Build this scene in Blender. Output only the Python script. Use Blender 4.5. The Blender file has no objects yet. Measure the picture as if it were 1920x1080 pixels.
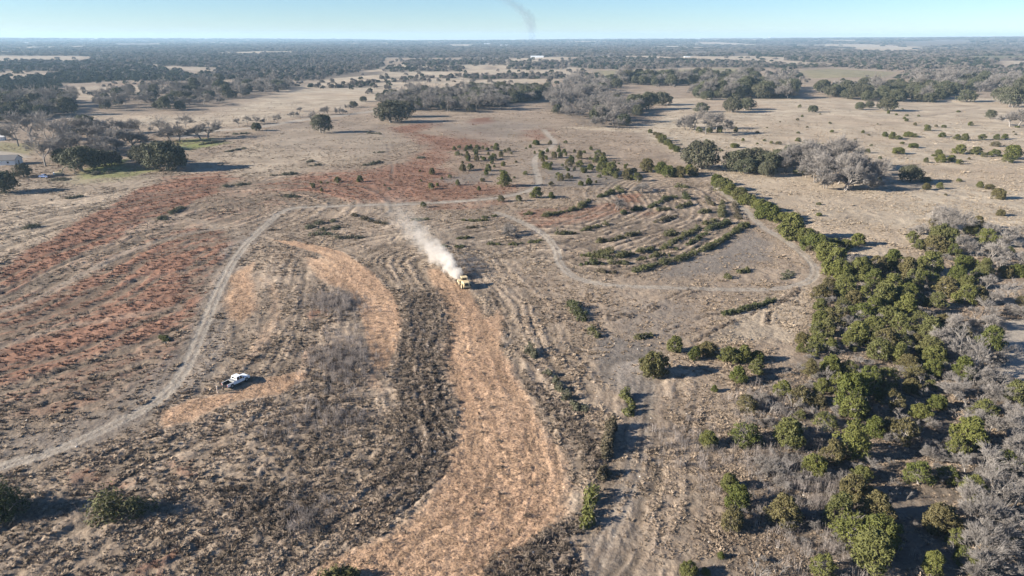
import bpy, bmesh, math, random
import numpy as np
from mathutils import Vector, Matrix

# ------------------------------------------------------------------ camera, sky, sun, exposure
sc = bpy.context.scene
C = sc.collection
F, EYE, HZ = 1321.0, 70.0, 70.0          # focal length in photo pixels, eye height (m), horizon row
PITCH = math.atan((540 - HZ) / F)
cam_d = bpy.data.cameras.new('camera'); cam = bpy.data.objects.new('camera', cam_d); C.objects.link(cam)
cam.location = (0, 0, EYE); cam.rotation_euler = (math.pi / 2 - PITCH, 0, 0)
cam_d.sensor_width = 36; cam_d.lens = 36 * F / 1920; cam_d.clip_start = 1; cam_d.clip_end = 60000
sc.camera = cam
SUN_EL, SUN_AZ = math.radians(20), math.radians(11.5)      # light travels to +x, a little to +y
world = bpy.data.worlds.new('World'); sc.world = world; world.use_nodes = True
wn = world.node_tree; bg = wn.nodes['Background']
sky = wn.nodes.new('ShaderNodeTexSky'); sky.sky_type = 'NISHITA'; sky.sun_disc = False
sky.sun_elevation = SUN_EL
sky.sun_rotation = math.atan2(-math.cos(SUN_AZ), -math.sin(SUN_AZ))
sky.altitude = 1500; sky.air_density = 1.0; sky.dust_density = 0.0; sky.ozone_density = 5.6
wn.links.new(sky.outputs[0], bg.inputs[0]); bg.inputs[1].default_value = 0.05
sun_d = bpy.data.lights.new('sun', 'SUN'); sun_d.energy = 4.8; sun_d.angle = math.radians(0.53); sun_d.color = (1, .90, .76)
sun = bpy.data.objects.new('sun', sun_d); C.objects.link(sun)
ld = Vector((math.cos(SUN_AZ) * math.cos(SUN_EL), math.sin(SUN_AZ) * math.cos(SUN_EL), -math.sin(SUN_EL)))
sun.rotation_euler = ld.to_track_quat('-Z', 'Y').to_euler(); sun.location = (-200, -50, 200)
vs = sc.view_settings; vs.view_transform = 'Standard'; vs.look = 'None'; vs.gamma = 1; vs.use_curve_mapping = False
vs.exposure = 1.65
cy = sc.cycles
cy.max_bounces = 4; cy.diffuse_bounces = 2; cy.glossy_bounces = 2; cy.transmission_bounces = 2; cy.transparent_max_bounces = 8
cy.volume_bounces = 2; cy.use_denoising = True; cy.caustics_reflective = False; cy.caustics_refractive = False
cy.use_adaptive_sampling = True; cy.adaptive_threshold = 0.015

# ------------------------------------------------------------------ helpers
rng = np.random.default_rng(7); random.seed(7)
CP, SP = math.cos(PITCH), math.sin(PITCH)
def G(px, py, z=0.0):
    """ground point (height z) seen at a place of the photograph"""
    u = (px - 960) / F; v = (540 - py) / F
    t = (EYE - z) / (SP - v * CP)
    return u * t, (CP + v * SP) * t
def GP(pts): return np.array([G(*p) for p in pts])
def depth(x, y, z=0): return y * CP + (EYE - z) * SP
def hash2(ix, iy, seed):
    h = (ix.astype(np.int64) * 374761393 + iy.astype(np.int64) * 668265263 + seed * 974634533) & 0xffffffff
    h = ((h ^ (h >> 13)) * 1274126177) & 0xffffffff
    return ((h ^ (h >> 16)) & 0xffffff) / float(0xffffff)
def vn(x, y, seed=0):
    ix, iy = np.floor(x), np.floor(y); fx, fy = x - ix, y - iy
    fx = fx * fx * (3 - 2 * fx); fy = fy * fy * (3 - 2 * fy)
    a = hash2(ix, iy, seed); b = hash2(ix + 1, iy, seed); c = hash2(ix, iy + 1, seed); d = hash2(ix + 1, iy + 1, seed)
    return (a + (b - a) * fx) * (1 - fy) + (c + (d - c) * fx) * fy
def fbm(x, y, seed=0, o=4):
    s = 0; a = .5; t = 0
    for i in range(o):
        s = s + a * vn(x, y, seed + i); t += a; a *= .5; x = x * 2.03 + 17; y = y * 2.03 + 5
    return s / t
def sstep(a, b, x): t = np.clip((x - a) / (b - a), 0, 1); return t * t * (3 - 2 * t)
def catmull(p, n=8):
    p = np.asarray(p, float)
    if len(p) < 3: return np.array([p[0] + (p[-1] - p[0]) * t for t in np.linspace(0, 1, n + 1)])
    q = np.vstack([2 * p[0] - p[1], p, 2 * p[-1] - p[-2]]); out = []
    for i in range(1, len(q) - 2):
        for t in np.linspace(0, 1, n, endpoint=False):
            a, b, c, d = q[i - 1], q[i], q[i + 1], q[i + 2]
            out.append(.5 * (2 * b + (c - a) * t + (2 * a - 5 * b + 4 * c - d) * t * t + (3 * b - a - 3 * c + d) * t ** 3))
    out.append(q[-2]); return np.array(out)
def poly_sd(X, Y, P):
    """signed distance (m), positive inside"""
    d = np.full(X.shape, 1e18); ins = np.zeros(X.shape, bool); n = len(P)
    for i in range(n):
        ax, ay = P[i]; bx, by = P[(i + 1) % n]; ex, ey = bx - ax, by - ay
        wx, wy = X - ax, Y - ay
        t = np.clip((wx * ex + wy * ey) / (ex * ex + ey * ey + 1e-9), 0, 1)
        d = np.minimum(d, (wx - t * ex) ** 2 + (wy - t * ey) ** 2)
        c = (ay <= Y) != (by <= Y)
        if ey != 0: ins ^= c & (X < ax + (Y - ay) / ey * ex)
    return np.where(ins, 1, -1) * np.sqrt(d)
def line_d(X, Y, P, R):
    """distance to a polyline and signed side offset, for points within R; returns idx, dist, offset, along"""
    x0, y0 = P.min(0) - R; x1, y1 = P.max(0) + R
    idx = np.nonzero((X > x0) & (X < x1) & (Y > y0) & (Y < y1))[0]
    x, y = X[idx], Y[idx]; best = np.full(x.shape, 1e9); off = np.zeros(x.shape); al = np.zeros(x.shape); acc = 0
    for i in range(len(P) - 1):
        ax, ay = P[i]; bx, by = P[i + 1]; ex, ey = bx - ax, by - ay; L = math.hypot(ex, ey) + 1e-9
        m = np.nonzero((x > min(ax, bx) - R) & (x < max(ax, bx) + R) & (y > min(ay, by) - R) & (y < max(ay, by) + R))[0]
        if len(m):
            wx, wy = x[m] - ax, y[m] - ay; t = np.clip((wx * ex + wy * ey) / (L * L), 0, 1)
            d = np.hypot(wx - t * ex, wy - t * ey); s = (wx * ey - wy * ex) / L
            k = d < best[m]; mk = m[k]; best[mk] = d[k]; off[mk] = np.sign(s[k]) * d[k]; al[mk] = acc + t[k] * L
        acc += L
    k = best < R
    return idx[k], best[k], off[k], al[k]
def mesh_np(name, V, faces, mats=(), smooth=False, mi=None):
    """faces: int array (n,3) or (n,4), or a list of such arrays"""
    if not isinstance(faces, (list, tuple)): faces = [faces]
    faces = [np.asarray(f, np.int32) for f in faces if len(f)]
    me = bpy.data.meshes.new(name); V = np.asarray(V, np.float32)
    lv = np.concatenate([f.ravel() for f in faces]); tot = np.concatenate([np.full(len(f), f.shape[1], np.int32) for f in faces])
    st = np.concatenate([[0], np.cumsum(tot)[:-1]]).astype(np.int32)
    me.vertices.add(len(V)); me.vertices.foreach_set('co', V.ravel())
    me.loops.add(len(lv)); me.loops.foreach_set('vertex_index', lv.astype(np.int32))
    me.polygons.add(len(tot)); me.polygons.foreach_set('loop_start', st); me.polygons.foreach_set('loop_total', tot)
    for m in mats: me.materials.append(m)
    if mi is not None: me.polygons.foreach_set('material_index', np.asarray(mi, np.int32))
    if smooth: me.polygons.foreach_set('use_smooth', np.ones(len(tot), bool))
    me.update(calc_edges=True); me.validate(); return me
def put(name, me, parent=None, loc=(0, 0, 0), rz=0):
    o = bpy.data.objects.new(name, me); C.objects.link(o); o.location = loc; o.rotation_euler = (0, 0, rz); o.parent = parent; return o
def tag(o, label=None, cat=None, group=None, kind=None):
    if label: o['label'] = label
    if cat: o['category'] = cat
    if group: o['group'] = group
    if kind: o['kind'] = kind
    return o
# ---- material helpers
def mat(name, col=(.5, .5, .5), rough=.8, metal=0, spec=.3):
    m = bpy.data.materials.new(name); m.use_nodes = True; b = m.node_tree.nodes['Principled BSDF']
    b.inputs['Base Color'].default_value = (*col, 1); b.inputs['Roughness'].default_value = rough
    b.inputs['Metallic'].default_value = metal; b.inputs['Specular IOR Level'].default_value = spec
    return m
class NT:
    def __init__(s, m): s.t = m.node_tree; s.b = s.t.nodes.get('Principled BSDF')
    def n(s, ty, **k):
        x = s.t.nodes.new(ty)
        for a, v in k.items(): setattr(x, a, v)
        return x
    def l(s, a, b): s.t.links.new(a, b)
    def val(s, sock, v):
        if hasattr(v, 'is_output') or isinstance(v, bpy.types.NodeSocket): s.l(v, sock)
        else: sock.default_value = v
    def math(s, op, a, b=0.0, clamp=False):
        x = s.n('ShaderNodeMath', operation=op, use_clamp=clamp); s.val(x.inputs[0], a); s.val(x.inputs[1], b); return x.outputs[0]
    def mix(s, f, a, b, blend='MIX'):
        x = s.n('ShaderNodeMix', data_type='RGBA', blend_type=blend)
        s.val(x.inputs[0], f)
        for sock, v in ((x.inputs[6], a), (x.inputs[7], b)):
            if isinstance(v, bpy.types.NodeSocket): s.l(v, sock)
            else: sock.default_value = (*v, 1)
        return x.outputs[2]
    def noise(s, vec, scale, detail=3, rough=.55):
        x = s.n('ShaderNodeTexNoise'); s.l(vec, x.inputs['Vector']); x.inputs['Scale'].default_value = scale
        x.inputs['Detail'].default_value = detail; x.inputs['Roughness'].default_value = rough; return x.outputs['Fac']
    def rng(s, v, a, b, c=0.0, d=1.0, smooth=False):
        x = s.n('ShaderNodeMapRange', interpolation_type='SMOOTHSTEP' if smooth else 'LINEAR')
        s.val(x.inputs[0], v); x.inputs[1].default_value = a; x.inputs[2].default_value = b; x.inputs[3].default_value = c; x.inputs[4].default_value = d
        return x.outputs[0]
    def grey(s, v):
        x = s.n('ShaderNodeCombineColor'); [s.l(v, x.inputs[i]) for i in range(3)]; return x.outputs[0]

# ------------------------------------------------------------------ the ground: masks from the places of fields, mulch, roads
th_in = np.arange(-0.80, 0.8001, 0.0023)
th = np.concatenate([np.linspace(-1.35, -0.82, 22), th_in, np.linspace(0.82, 1.35, 22)])
rr = [6, 15, 30, 45, 58, 66, 71]; r = 73.0
while r < 650: rr.append(r); r *= 1.0052
while r < 15000: rr.append(r); r *= 1.0125
rr.append(15000.0); rr = np.array(rr)
NR, NTH = len(rr), len(th)
RG, TG = np.meshgrid(rr, th, indexing='ij')
X = (RG * np.sin(TG)).ravel(); Y = (RG * np.cos(TG)).ravel(); N = len(X); RR = RG.ravel()
M = {k: np.zeros(N) for k in ('red', 'tan', 'grey', 'mulch', 'dark', 'road', 'green', 'wood')}
ridge = np.zeros(N); M['rut'] = np.zeros(N)
wx = (fbm(X / 14, Y / 14, 3) - .5); wy = (fbm(X / 14, Y / 14, 9) - .5)
wx2 = (fbm(X / 3.1, Y / 3.1, 13) - .5); wy2 = (fbm(X / 3.1, Y / 3.1, 19) - .5)
def paint(k, pts, s=1.0, f=3.0, warp=6.0):
    """fill a field outline into mask k; f = soft edge in metres at 150 m"""
    P = GP(pts); D = float(np.median(np.hypot(P[:, 0], P[:, 1]))); f = f * max(1, D / 150); w = warp * max(1, D / 150) ** .5
    m = f * 2 + w
    i = np.nonzero((X > P[:, 0].min() - m) & (X < P[:, 0].max() + m) & (Y > P[:, 1].min() - m) & (Y < P[:, 1].max() + m))[0]
    if not len(i): return
    sd = poly_sd(X[i] + wx[i] * w + wx2[i] * w * .35, Y[i] + wy[i] * w + wy2[i] * w * .35, P)
    M[k][i] = np.maximum(M[k][i], s * sstep(-f, f, sd))
def erase(k, pts, s=1.0, f=3.0):
    P = GP(pts); sd = poly_sd(X + wx * 5, Y + wy * 5, P); D = float(np.median(P[:, 1])); f = f * max(1, D / 150)
    M[k] *= 1 - s * sstep(-f, f, sd)

# pale dry fields
paint('tan', [(1040,240),(1200,250),(1260,290),(1330,325),(1400,395),(1500,440),(1560,500),(1700,480),(1960,470),(1960,185),(1260,185),(1230,230)], .95, 5)
paint('tan', [(420,240),(640,205),(700,190),(1000,165),(1100,135),(1060,105),(760,118),(640,140),(560,160),(400,215),(140,215),(160,230),(380,250)], .9, 6)
paint('tan', [(110,165),(330,157),(430,150),(330,172),(190,190),(130,190)], .8, 5)
paint('tan', [(-40,103),(175,105),(170,112),(-40,117)], .6, 4)
paint('tan', [(200,116),(330,122),(430,126),(430,131),(350,132),(230,122)], .65, 4)
paint('tan', [(-20,141),(110,137),(110,143),(30,148),(-20,148)], .6, 4)
paint('tan', [(205,83),(310,83),(310,86),(215,87)], .8, 4)
paint('tan', [(1690,84),(1820,82),(1825,87),(1700,91)], 1, 2)
paint('tan', [(1260,99),(1330,96),(1340,102),(1270,104)], .9, 3)
paint('tan', [(1380,101),(1410,99),(1410,108),(1370,107)], .9, 3)
paint('tan', [(1880,116),(1960,114),(1960,123),(1890,122)], 1, 3)
paint('tan', [(1430,74.5),(1570,74.3),(1570,76),(1440,76.4)], .8, 2)
paint('tan', [(1300,78.5),(1480,77.5),(1480,79.5),(1320,80.5)], .5, 2)
paint('tan', [(1450,550),(1540,500),(1530,600),(1490,640),(1300,640),(1350,590)], .6)
paint('tan', [(-20,345),(250,320),(340,330),(200,380),(100,440),(-20,490)], .42)
paint('tan', [(370,300),(560,235),(760,260),(690,305),(500,330),(330,335)], .5)
paint('tan', [(1040,470),(900,440),(800,420),(690,440),(820,480),(960,500),(1100,540),(1300,545),(1150,520)], .3)
# red bluestem
paint('red', [(-20,500),(130,420),(340,330),(430,345),(440,460),(380,590),(330,700),(120,790),(-20,800)], .33, 8)
paint('red', [(-20,512),(60,465),(130,425),(200,385),(270,350),(340,335),(420,325),(430,345),(360,385),(250,430),(130,490),(-20,560)], .95, 2)
paint('red', [(-20,572),(120,522),(260,452),(370,425),(430,430),(440,460),(410,510),(385,580),(360,620),(250,650),(120,690),(-20,740)], .72, 3)
paint('red', [(-20,650),(120,650),(260,620),(380,590),(370,640),(330,700),(270,745),(120,790),(-20,800)], .45, 4)
for p, s in (([(120,880),(190,860),(260,900),(200,925),(130,910)], .5), ([(310,860),(370,850),(375,890),(320,895)], .5), ([(240,1040),(340,1020),(330,1090),(230,1090)], .55), ([(570,580),(620,575),(615,595),(570,600)], .6), ([(540,650),(600,640),(600,690),(550,690)], .35)): paint('red', p, s, 2, 3)
paint('red', [(720,240),(800,228),(830,232),(790,250),(900,262),(930,275),(850,285),(840,310),(860,340),(1000,350),(900,378),(700,382),(560,365),(480,345),(600,325),(690,318),(770,300),(800,275),(760,255)], .85, 6)
paint('red', [(640,330),(760,290),(800,240),(950,240),(960,290),(980,345),(900,385),(560,380)], .38, 8)
paint('red', [(880,222),(920,220),(920,233),(880,235)], 1, 2)
paint('red', [(970,245),(1040,240),(1050,262),(980,265)], .6)
paint('red', [(960,395),(1110,385),(1200,375),(1190,395),(1100,420),(1000,430),(960,415)], .6)
paint('red', [(1150,365),(1210,360),(1200,380),(1150,378)], .7, 2)
paint('red', [(1190,400),(1260,390),(1250,405),(1190,412)], .55, 2)
paint('red', [(800,378),(960,372),(960,385),(880,395),(800,398)], .55, 2)
paint('red', [(360,350),(560,345),(700,372),(540,385),(450,420),(350,420)], .38)
paint('red', [(1290,190),(1400,185),(1460,205),(1390,215),(1300,205)], .35)
paint('red', [(180,158),(320,152),(330,162),(200,172)], .35)
paint('red', [(300,330),(420,318),(460,335),(330,352)], .6)
# bare grey soil
paint('grey', [(800,230),(960,225),(1040,235),(960,262),(1010,290),(1000,340),(960,330),(960,285),(880,260),(800,245)], .5, 6)
paint('grey', [(1010,300),(1200,330),(1140,355),(1020,350)], .7)
paint('grey', [(1230,500),(1330,470),(1410,430),(1450,450),(1440,490),(1340,510),(1240,520)], .75)
paint('grey', [(1130,580),(1250,560),(1330,570),(1260,640),(1180,650)], .5)
paint('grey', [(1100,620),(1230,640),(1230,760),(1170,760),(1120,700)], .75)
paint('grey', [(1170,740),(1235,730),(1215,900),(1180,1090),(1080,1090),(1110,980),(1150,850)], .42)
paint('grey', [(330,640),(420,560),(440,600),(420,700),(300,790),(150,850),(-20,900),(-20,830),(200,760)], .55)
paint('grey', [(490,230),(720,225),(780,270),(700,300),(560,290),(480,270)], .35)
paint('grey', [(820,335),(900,320),(960,325),(900,345),(820,350)], .6)
paint('grey', [(400,480),(450,430),(480,450),(440,480),(400,560),(380,560)], .6)
# wood-chip mulch swaths
paint('mulch', [(802,503),(826,503),(856,530),(884,560),(905,595),(925,590),(935,575),(945,600),(940,650),(960,690),(990,750),(1020,800),(1050,850),(1062,900),(1050,960),(1000,1020),(950,1100),(540,1100),(620,1050),(720,1010),(800,950),(840,880),(862,830),(860,760),(845,700),(836,640),(838,590),(820,545)], 1, 2.6, 4)
paint('mulch', [(505,447),(560,452),(640,470),(700,510),(740,550),(755,600),(745,650),(725,690),(700,690),(690,640),(680,600),(665,560),(640,515),(600,475),(550,460)], 1, .9, 1.5)
paint('mulch', [(570,480),(610,482),(650,520),(655,545),(620,535),(590,515)], .8, 2, 3)
paint('mulch', [(430,520),(470,487),(478,500),(475,540),(480,580),(450,605),(425,590),(420,560)], .85, 2, 3)
paint('mulch', [(490,510),(520,530),(525,600),(515,640),(470,680),(440,690),(480,640),(500,590)], .5, 3)
paint('mulch', [(300,775),(360,745),(420,735),(470,715),(560,690),(575,705),(520,735),(430,755),(360,790),(310,800)], .8, 1.5, 4)
paint('mulch', [(390,800),(445,850),(420,862),(370,810)], .4, 2)
paint('mulch', [(690,685),(722,690),(720,745),(690,730)], .5, 2)
# dark rubble of uprooted brush
paint('dark', [(765,545),(825,540),(845,600),(838,680),(855,780),(855,850),(820,900),(760,940),(700,960),(720,850),(740,740),(755,650),(760,600)], .6, 5)
paint('dark', [(560,640),(690,640),(720,760),(720,860),(660,960),(560,1000),(480,960),(400,900),(450,800),(540,740)], .25, 5)
paint('dark', [(400,900),(640,900),(620,1000),(500,1040),(430,980)], .52, 5)
paint('dark', [(-20,900),(200,880),(420,900),(450,1000),(600,1050),(560,1100),(-20,1100)], .2, 5)
paint('dark', [(880,1100),(960,1030),(1030,980),(1080,960),(1090,1100)], .8, 2)
paint('dark', [(985,690),(1080,770),(1140,850),(1120,920),(1080,860),(1040,790),(990,740)], .6, 2)
# wood floor
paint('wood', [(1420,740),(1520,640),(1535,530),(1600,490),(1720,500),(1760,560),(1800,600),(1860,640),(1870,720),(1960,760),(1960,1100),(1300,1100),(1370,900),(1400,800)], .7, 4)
# greens
paint('green', [(160,310),(235,298),(240,318),(180,332)], 1, 2); paint('green', [(330,262),(400,258),(430,270),(360,282),(320,275)], .7, 2)
paint('green', [(150,316),(240,306),(300,318),(250,332),(140,338)], .6, 2)
paint('green', [(60,335),(240,325),(300,335),(130,350)], .35, 3); paint('green', [(-20,264),(90,270),(60,292),(-20,287)], .45, 2)
paint('green', [(1110,132),(1380,128),(1440,142),(1290,150),(1120,146)], .42, 2, 2); paint('green', [(1490,133),(1560,128),(1690,135),(1660,148),(1510,146)], .42, 2, 2)
paint('green', [(1800,106),(1960,104),(1960,110),(1810,110)], .4, 2)

# far woodland outlines: (outline, density, share of evergreens)
WOODS = [
 ([(-700,75.5),(2700,75.5),(2700,102),(1920,105),(960,108),(720,108),(-700,103)], .9, .24),
 ([(170,106),(720,106),(720,130),(640,137),(560,143),(430,150),(400,158),(340,152),(370,140),(430,132),(330,126),(220,116),(170,112)], .9, .3),
 ([(-300,116),(200,116),(330,130),(370,145),(330,153),(230,150),(110,160),(30,148),(110,137),(60,132),(-300,138)], .85, .6),
 ([(-300,150),(40,148),(110,160),(130,180),(100,189),(-300,190)], .8, .7),
 ([(400,150),(570,150),(720,140),(720,133),(570,140)], .7, .3),
 ([(750,116),(950,110),(950,119),(760,122)], .5, .3), ([(720,127),(870,127),(870,133),(720,134)], .6, .5),
 ([(905,123),(937,123),(937,131),(905,131)], .7, .6), ([(960,118),(1060,115),(1060,130),(950,131)], .4, .3),
 ([(1060,112),(1260,104),(1920,104),(2600,104),(2600,112),(1860,113),(1860,126),(1690,131),(1560,126),(1480,131),(1380,126),(1110,130),(1060,125)], .8, .4),
 ([(1860,125),(2600,125),(2600,146),(1920,146),(1700,150),(1670,149),(1700,135)], .75, .3),
 ([(1430,140),(1490,132),(1510,147),(1450,152)], .8, .35),
 ([(850,142),(1050,138),(1060,148),(880,151)], .45, .2), ([(-300,110),(2200,108),(2200,160),(1250,165),(1000,165),(640,178),(-300,192)], .05, .3), ([(640,153),(800,150),(800,154),(660,157)], .4, .2), ([(700,146),(860,145),(860,148),(720,149)], .35, .2), ([(620,160),(700,156),(700,162),(620,165)], .5, .3), ([(760,120),(1050,118),(1050,122),(760,124)], .5, .3),
]
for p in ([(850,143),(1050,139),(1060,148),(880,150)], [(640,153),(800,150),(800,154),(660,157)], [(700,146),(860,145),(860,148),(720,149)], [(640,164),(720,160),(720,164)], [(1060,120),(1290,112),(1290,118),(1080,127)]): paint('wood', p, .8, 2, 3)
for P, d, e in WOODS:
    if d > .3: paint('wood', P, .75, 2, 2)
MIDW = [  # woods near enough to be counted tree by tree
 ([(180,187),(270,168),(330,172),(400,155),(560,158),(560,164),(480,180),(385,206),(190,212)], 8.5, .35),
 ([(-60,190),(140,190),(150,215),(60,222),(-60,235)], 9.5, .6),
 ([(1140,150),(1270,149),(1420,146),(1420,158),(1270,161),(1140,159)], 11, .75),
 ([(720,188),(790,178),(880,175),(960,185),(955,205),(880,212),(780,208),(720,205)], 7.0, .3),
 ([(880,170),(1020,172),(1020,190),(960,195),(890,190)], 8.0, .8),
 ([(1010,200),(1080,152),(1140,158),(1160,195),(1207,213),(1195,243),(1090,238),(1043,213)], 7.0, .12),
 ([(1560,170),(1760,160),(1800,178),(1760,192),(1620,190),(1550,182)], 9.5, .85),
 ([(1700,152),(1960,152),(1960,180),(1810,172)], 12, .35),
 ([(1300,170),(1400,160),(1490,165),(1480,187),(1300,185)], 11, .55),
]
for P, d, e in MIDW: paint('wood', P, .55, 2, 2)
# rolling far fields between the woods
far = sstep(1300, 2600, RR)
fld = sstep(.76, .80, vn(X / 420 + 3, Y / 900 + 1, 77) + .15 * (vn(X / 90, Y / 160, 78) - .5)) * far
M['tan'] = np.maximum(M['tan'], fld * .75); M['wood'] *= 1 - fld * .9

ROADS = {}
def road(pts, tw=.9, w=.5, body=2.1, s=1.1, sink=.05, grey=0, gw=6):
    P = catmull(GP(pts), 10); i, d, off, al = line_d(X, Y, P, max(body, gw) * 1.6 + 2)
    D = np.maximum(1, RR[i] / 260); n = vn(al / 6, al * 0, 5) * .5 + .6
    jit = (vn(X[i] / 1.3, Y[i] / 1.3, 8) - .5) * .5
    tr = np.exp(-((np.abs(off + jit * .4) - tw) / (w * D)) ** 2)
    M['road'][i] = np.maximum(M['road'][i], s * np.clip(tr * n * 1.15 + .25 * sstep(body, body * .3, d + jit), 0, 1))
    if grey: M['grey'][i] = np.maximum(M['grey'][i], grey * sstep(gw, gw * .3, d + jit * 4))
    M['mulch'][i] *= 1 - .7 * tr * s; M['red'][i] *= 1 - sstep(body * 1.5, body * .6, d) * s
    ridge[i] -= sink * tr - .04 * sstep(body * 1.2, body * .8, d) * (1 - tr)
    return P
road([(-60,892),(0,872),(100,843),(200,800),(290,752),(340,700),(378,620),(410,540),(450,470),(500,420),(545,391),(640,386),(760,383),(900,375),(980,362),(1010,345),(1004,318),(1003,300),(1012,290)], grey=.5, gw=6)
road([(1012,290),(1040,270),(1030,255),(1020,243)], s=.8, body=3)
road([(930,398),(975,415),(1020,440),(1042,466),(1052,495),(1085,520),(1150,533),(1250,538),(1350,541),(1450,540),(1510,528),(1528,510),(1520,488),(1480,455),(1430,425),(1395,392),(1370,372),(1340,350)], s=1.1, grey=.3, gw=4)
road([(340,258),(400,246),(480,239),(560,226),(640,216),(700,208)], tw=0, w=2.4, body=4, s=1.1)
road([(1218,715),(1210,760),(1200,820),(1188,880),(1165,950),(1130,1020),(1105,1090)], tw=.9, w=.5, s=.4, body=2.5, grey=.1, gw=4)
road([(-40,592),(60,560),(150,515),(250,467),(340,440),(420,425)], tw=.9, w=.8, body=3, s=.45)
road([(-40,660),(100,615),(200,598),(330,575)], tw=.9, w=.8, body=2.5, s=.3)
road([(430,470),(330,405),(250,385),(120,420)][::-1][:0] + [(330,405),(400,420),(470,450)], tw=.9, w=.7, body=2.5, s=.3)
road([(318,738),(355,742),(395,736),(428,728)], tw=.9, w=.45, body=2, s=.35)
paint('road', [(1880,600),(1950,590),(1950,718),(1890,712),(1862,690)], .9, 2)
paint('road', [(-20,280),(40,288),(60,296),(-20,300)], .9, 1, 1)
paint('road', [(930,700),(1000,760),(985,850),(945,810),(890,775)], .22, 4)
# ruts left by machines: pairs of dark lines
def rut(pts, w=.5, dep=.22, gap=0, dk=.5):
    P = catmull(GP(pts), 8); D0 = float(np.mean(np.hypot(P[:, 0], P[:, 1]))); sc_ = max(1, D0 / 170); R = (w * 3 + gap) * sc_
    i, d, off, al = line_d(X, Y, P, R + .5)
    j = (vn(X[i] / 2.3, Y[i] / 2.3, 31) - .5) * .7 * sc_
    a = np.abs(off + j) - gap
    k = np.exp(-(a / (w * sc_)) ** 2); br = sstep(.25, .5, vn(al / 4, al * 0 + P[0, 0], 6))
    ridge[i] += (-dep * k * br + dep * .9 * np.exp(-((a - w * 1.6 * sc_) / (w * .8 * sc_)) ** 2) * br)
    M['rut'][i] = np.maximum(M['rut'][i], np.exp(-(a / (w * 2.2 * sc_)) ** 2) * br); M['dark'][i] = np.maximum(M['dark'][i], dk * 1.6 * k * br); M['tan'][i] = np.maximum(M['tan'][i], .35 * np.exp(-((a + w * 1.8 * sc_) / (w * sc_)) ** 2) * br)
for p in ([(-20,560),(83,510),(200,463),(267,440),(360,420)], [(147,587),(233,567),(313,557)], [(-20,643),(67,617),(133,593)], [(-20,655),(100,623),(190,600)], [(243,593),(317,583),(390,580)],
          [(-20,690),(133,660),(267,633),(333,613),(387,593)], [(67,707),(200,670),(300,653),(360,630)], [(233,430),(320,403)], [(-20,610),(60,583),(140,545)], [(180,500),(270,470),(400,445)],
          [(200,535),(300,515),(400,495)], [(-20,720),(120,690),(230,668)], [(100,745),(230,700),(330,670)], [(0,780),(120,745),(220,715)], [(250,545),(330,527),(400,520)], [(330,405),(430,375)], [(220,400),(300,380),(410,355)]): rut(p, .55, .28)
for p in ([(1022,438),(1087,426),(1131,415),(1175,402),(1219,391),(1262,373)], [(1048,467),(1109,452),(1175,426),(1219,412),(1270,398)], [(1055,485),(1131,465),(1197,447),(1262,426),(1317,412)], [(1050,455),(1130,435),(1200,415)],
          [(1160,470),(1230,452),(1290,433)], [(1000,480),(1030,470)], [(930,470),(1000,455),(1040,448)], [(1140,592),(1203,581),(1262,552),(1306,539)], [(1146,597),(1210,586),(1268,558),(1312,545)], [(1030,425),(1100,405),(1150,395)],
          [(1180,505),(1240,492),(1300,476),(1370,445)], [(1080,487),(1160,478),(1230,462)], [(1200,355),(1290,350),(1340,370)], [(1290,380),(1330,365),(1340,350)], [(1250,620),(1330,590),(1420,580)], [(1300,640),(1380,600),(1450,570),(1500,540)], [(1440,610),(1450,580),(1500,545)], [(1060,470),(1140,448),(1210,428),(1290,405)], [(1040,430),(1110,415),(1160,400)], [(1150,500),(1220,488),(1290,470),(1350,440)], [(960,440),(1030,432)], [(860,435),(960,440)], [(840,455),(930,470)]): rut(p, .6, .26, 0, .6)
for p in ([(905,540),(930,555),(945,600),(955,625),(940,650)], [(955,605),(980,585),(1010,575)], [(945,640),(1000,680),(1060,740)], [(735,410),(748,430),(738,450)], [(770,560),(800,600),(830,650)], [(560,640),(640,610)], [(460,630),(500,620)],
          [(730,500),(760,560)], [(500,340),(580,350),(640,325)], [(430,360),(520,330)], [(480,345),(560,335),(640,318)], [(725,270),(735,310),(732,350)]): rut(p, .45, .13)
for p in ([(870,610),(885,700),(905,800),(915,900),(880,990)], [(893,610),(910,700),(932,800),(945,900),(912,990)], [(985,800),(1000,870),(990,950),(950,1020)], [(835,900),(800,960),(730,1020),(650,1075)]): rut(p, .3, .05, 0, .18)
for p in ([(470,270),(520,258),(600,252)], [(1590,410),(1620,395),(1640,400)], [(1560,300),(1700,340),(1830,380)], [(1400,215),(1560,220),(1700,222),(1850,200)]): rut(p, .6, .2, 0, .35)

# combed streaks: rows left by mowing and clearing follow these curves
S = np.full(N, .5)
def streak(pts, Rm, al=14, wd=1.3, amp=1.0, side=0, seed=0, rows=0):
    P = catmull(GP(pts), 6); i, d, off, a = line_d(X, Y, P, Rm)
    k = sstep(Rm, Rm * .6, d) * (sstep(-6, 4, off * side) if side else 1.0)
    v = fbm((a + wx[i] * 6) / al, (off + wy[i] * 5 + wx2[i] * 1.2) / wd, 300 + seed, 3)
    if rows: v = .45 * v + .55 * (.5 + .42 * np.sin(6.2832 * (off + wy[i] * 4 + wx2[i] * .8) / rows)) * sstep(.12, .5, vn(a / 10, off / rows * 1.1, 310)) + .0
    S[i] = S[i] * (1 - k) + k * (.5 + (v - .5) * amp)
streak([(-60,575),(0,552),(83,510),(200,463),(267,440),(360,420),(440,395)], 110, 22, 2.3, 1.5, 0, 1)
streak([(805,490),(825,520),(850,600),(860,760),(855,850),(820,920),(720,1010),(590,1095)], 85, 16, 1.3, 1.0, 1, 2)
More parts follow.
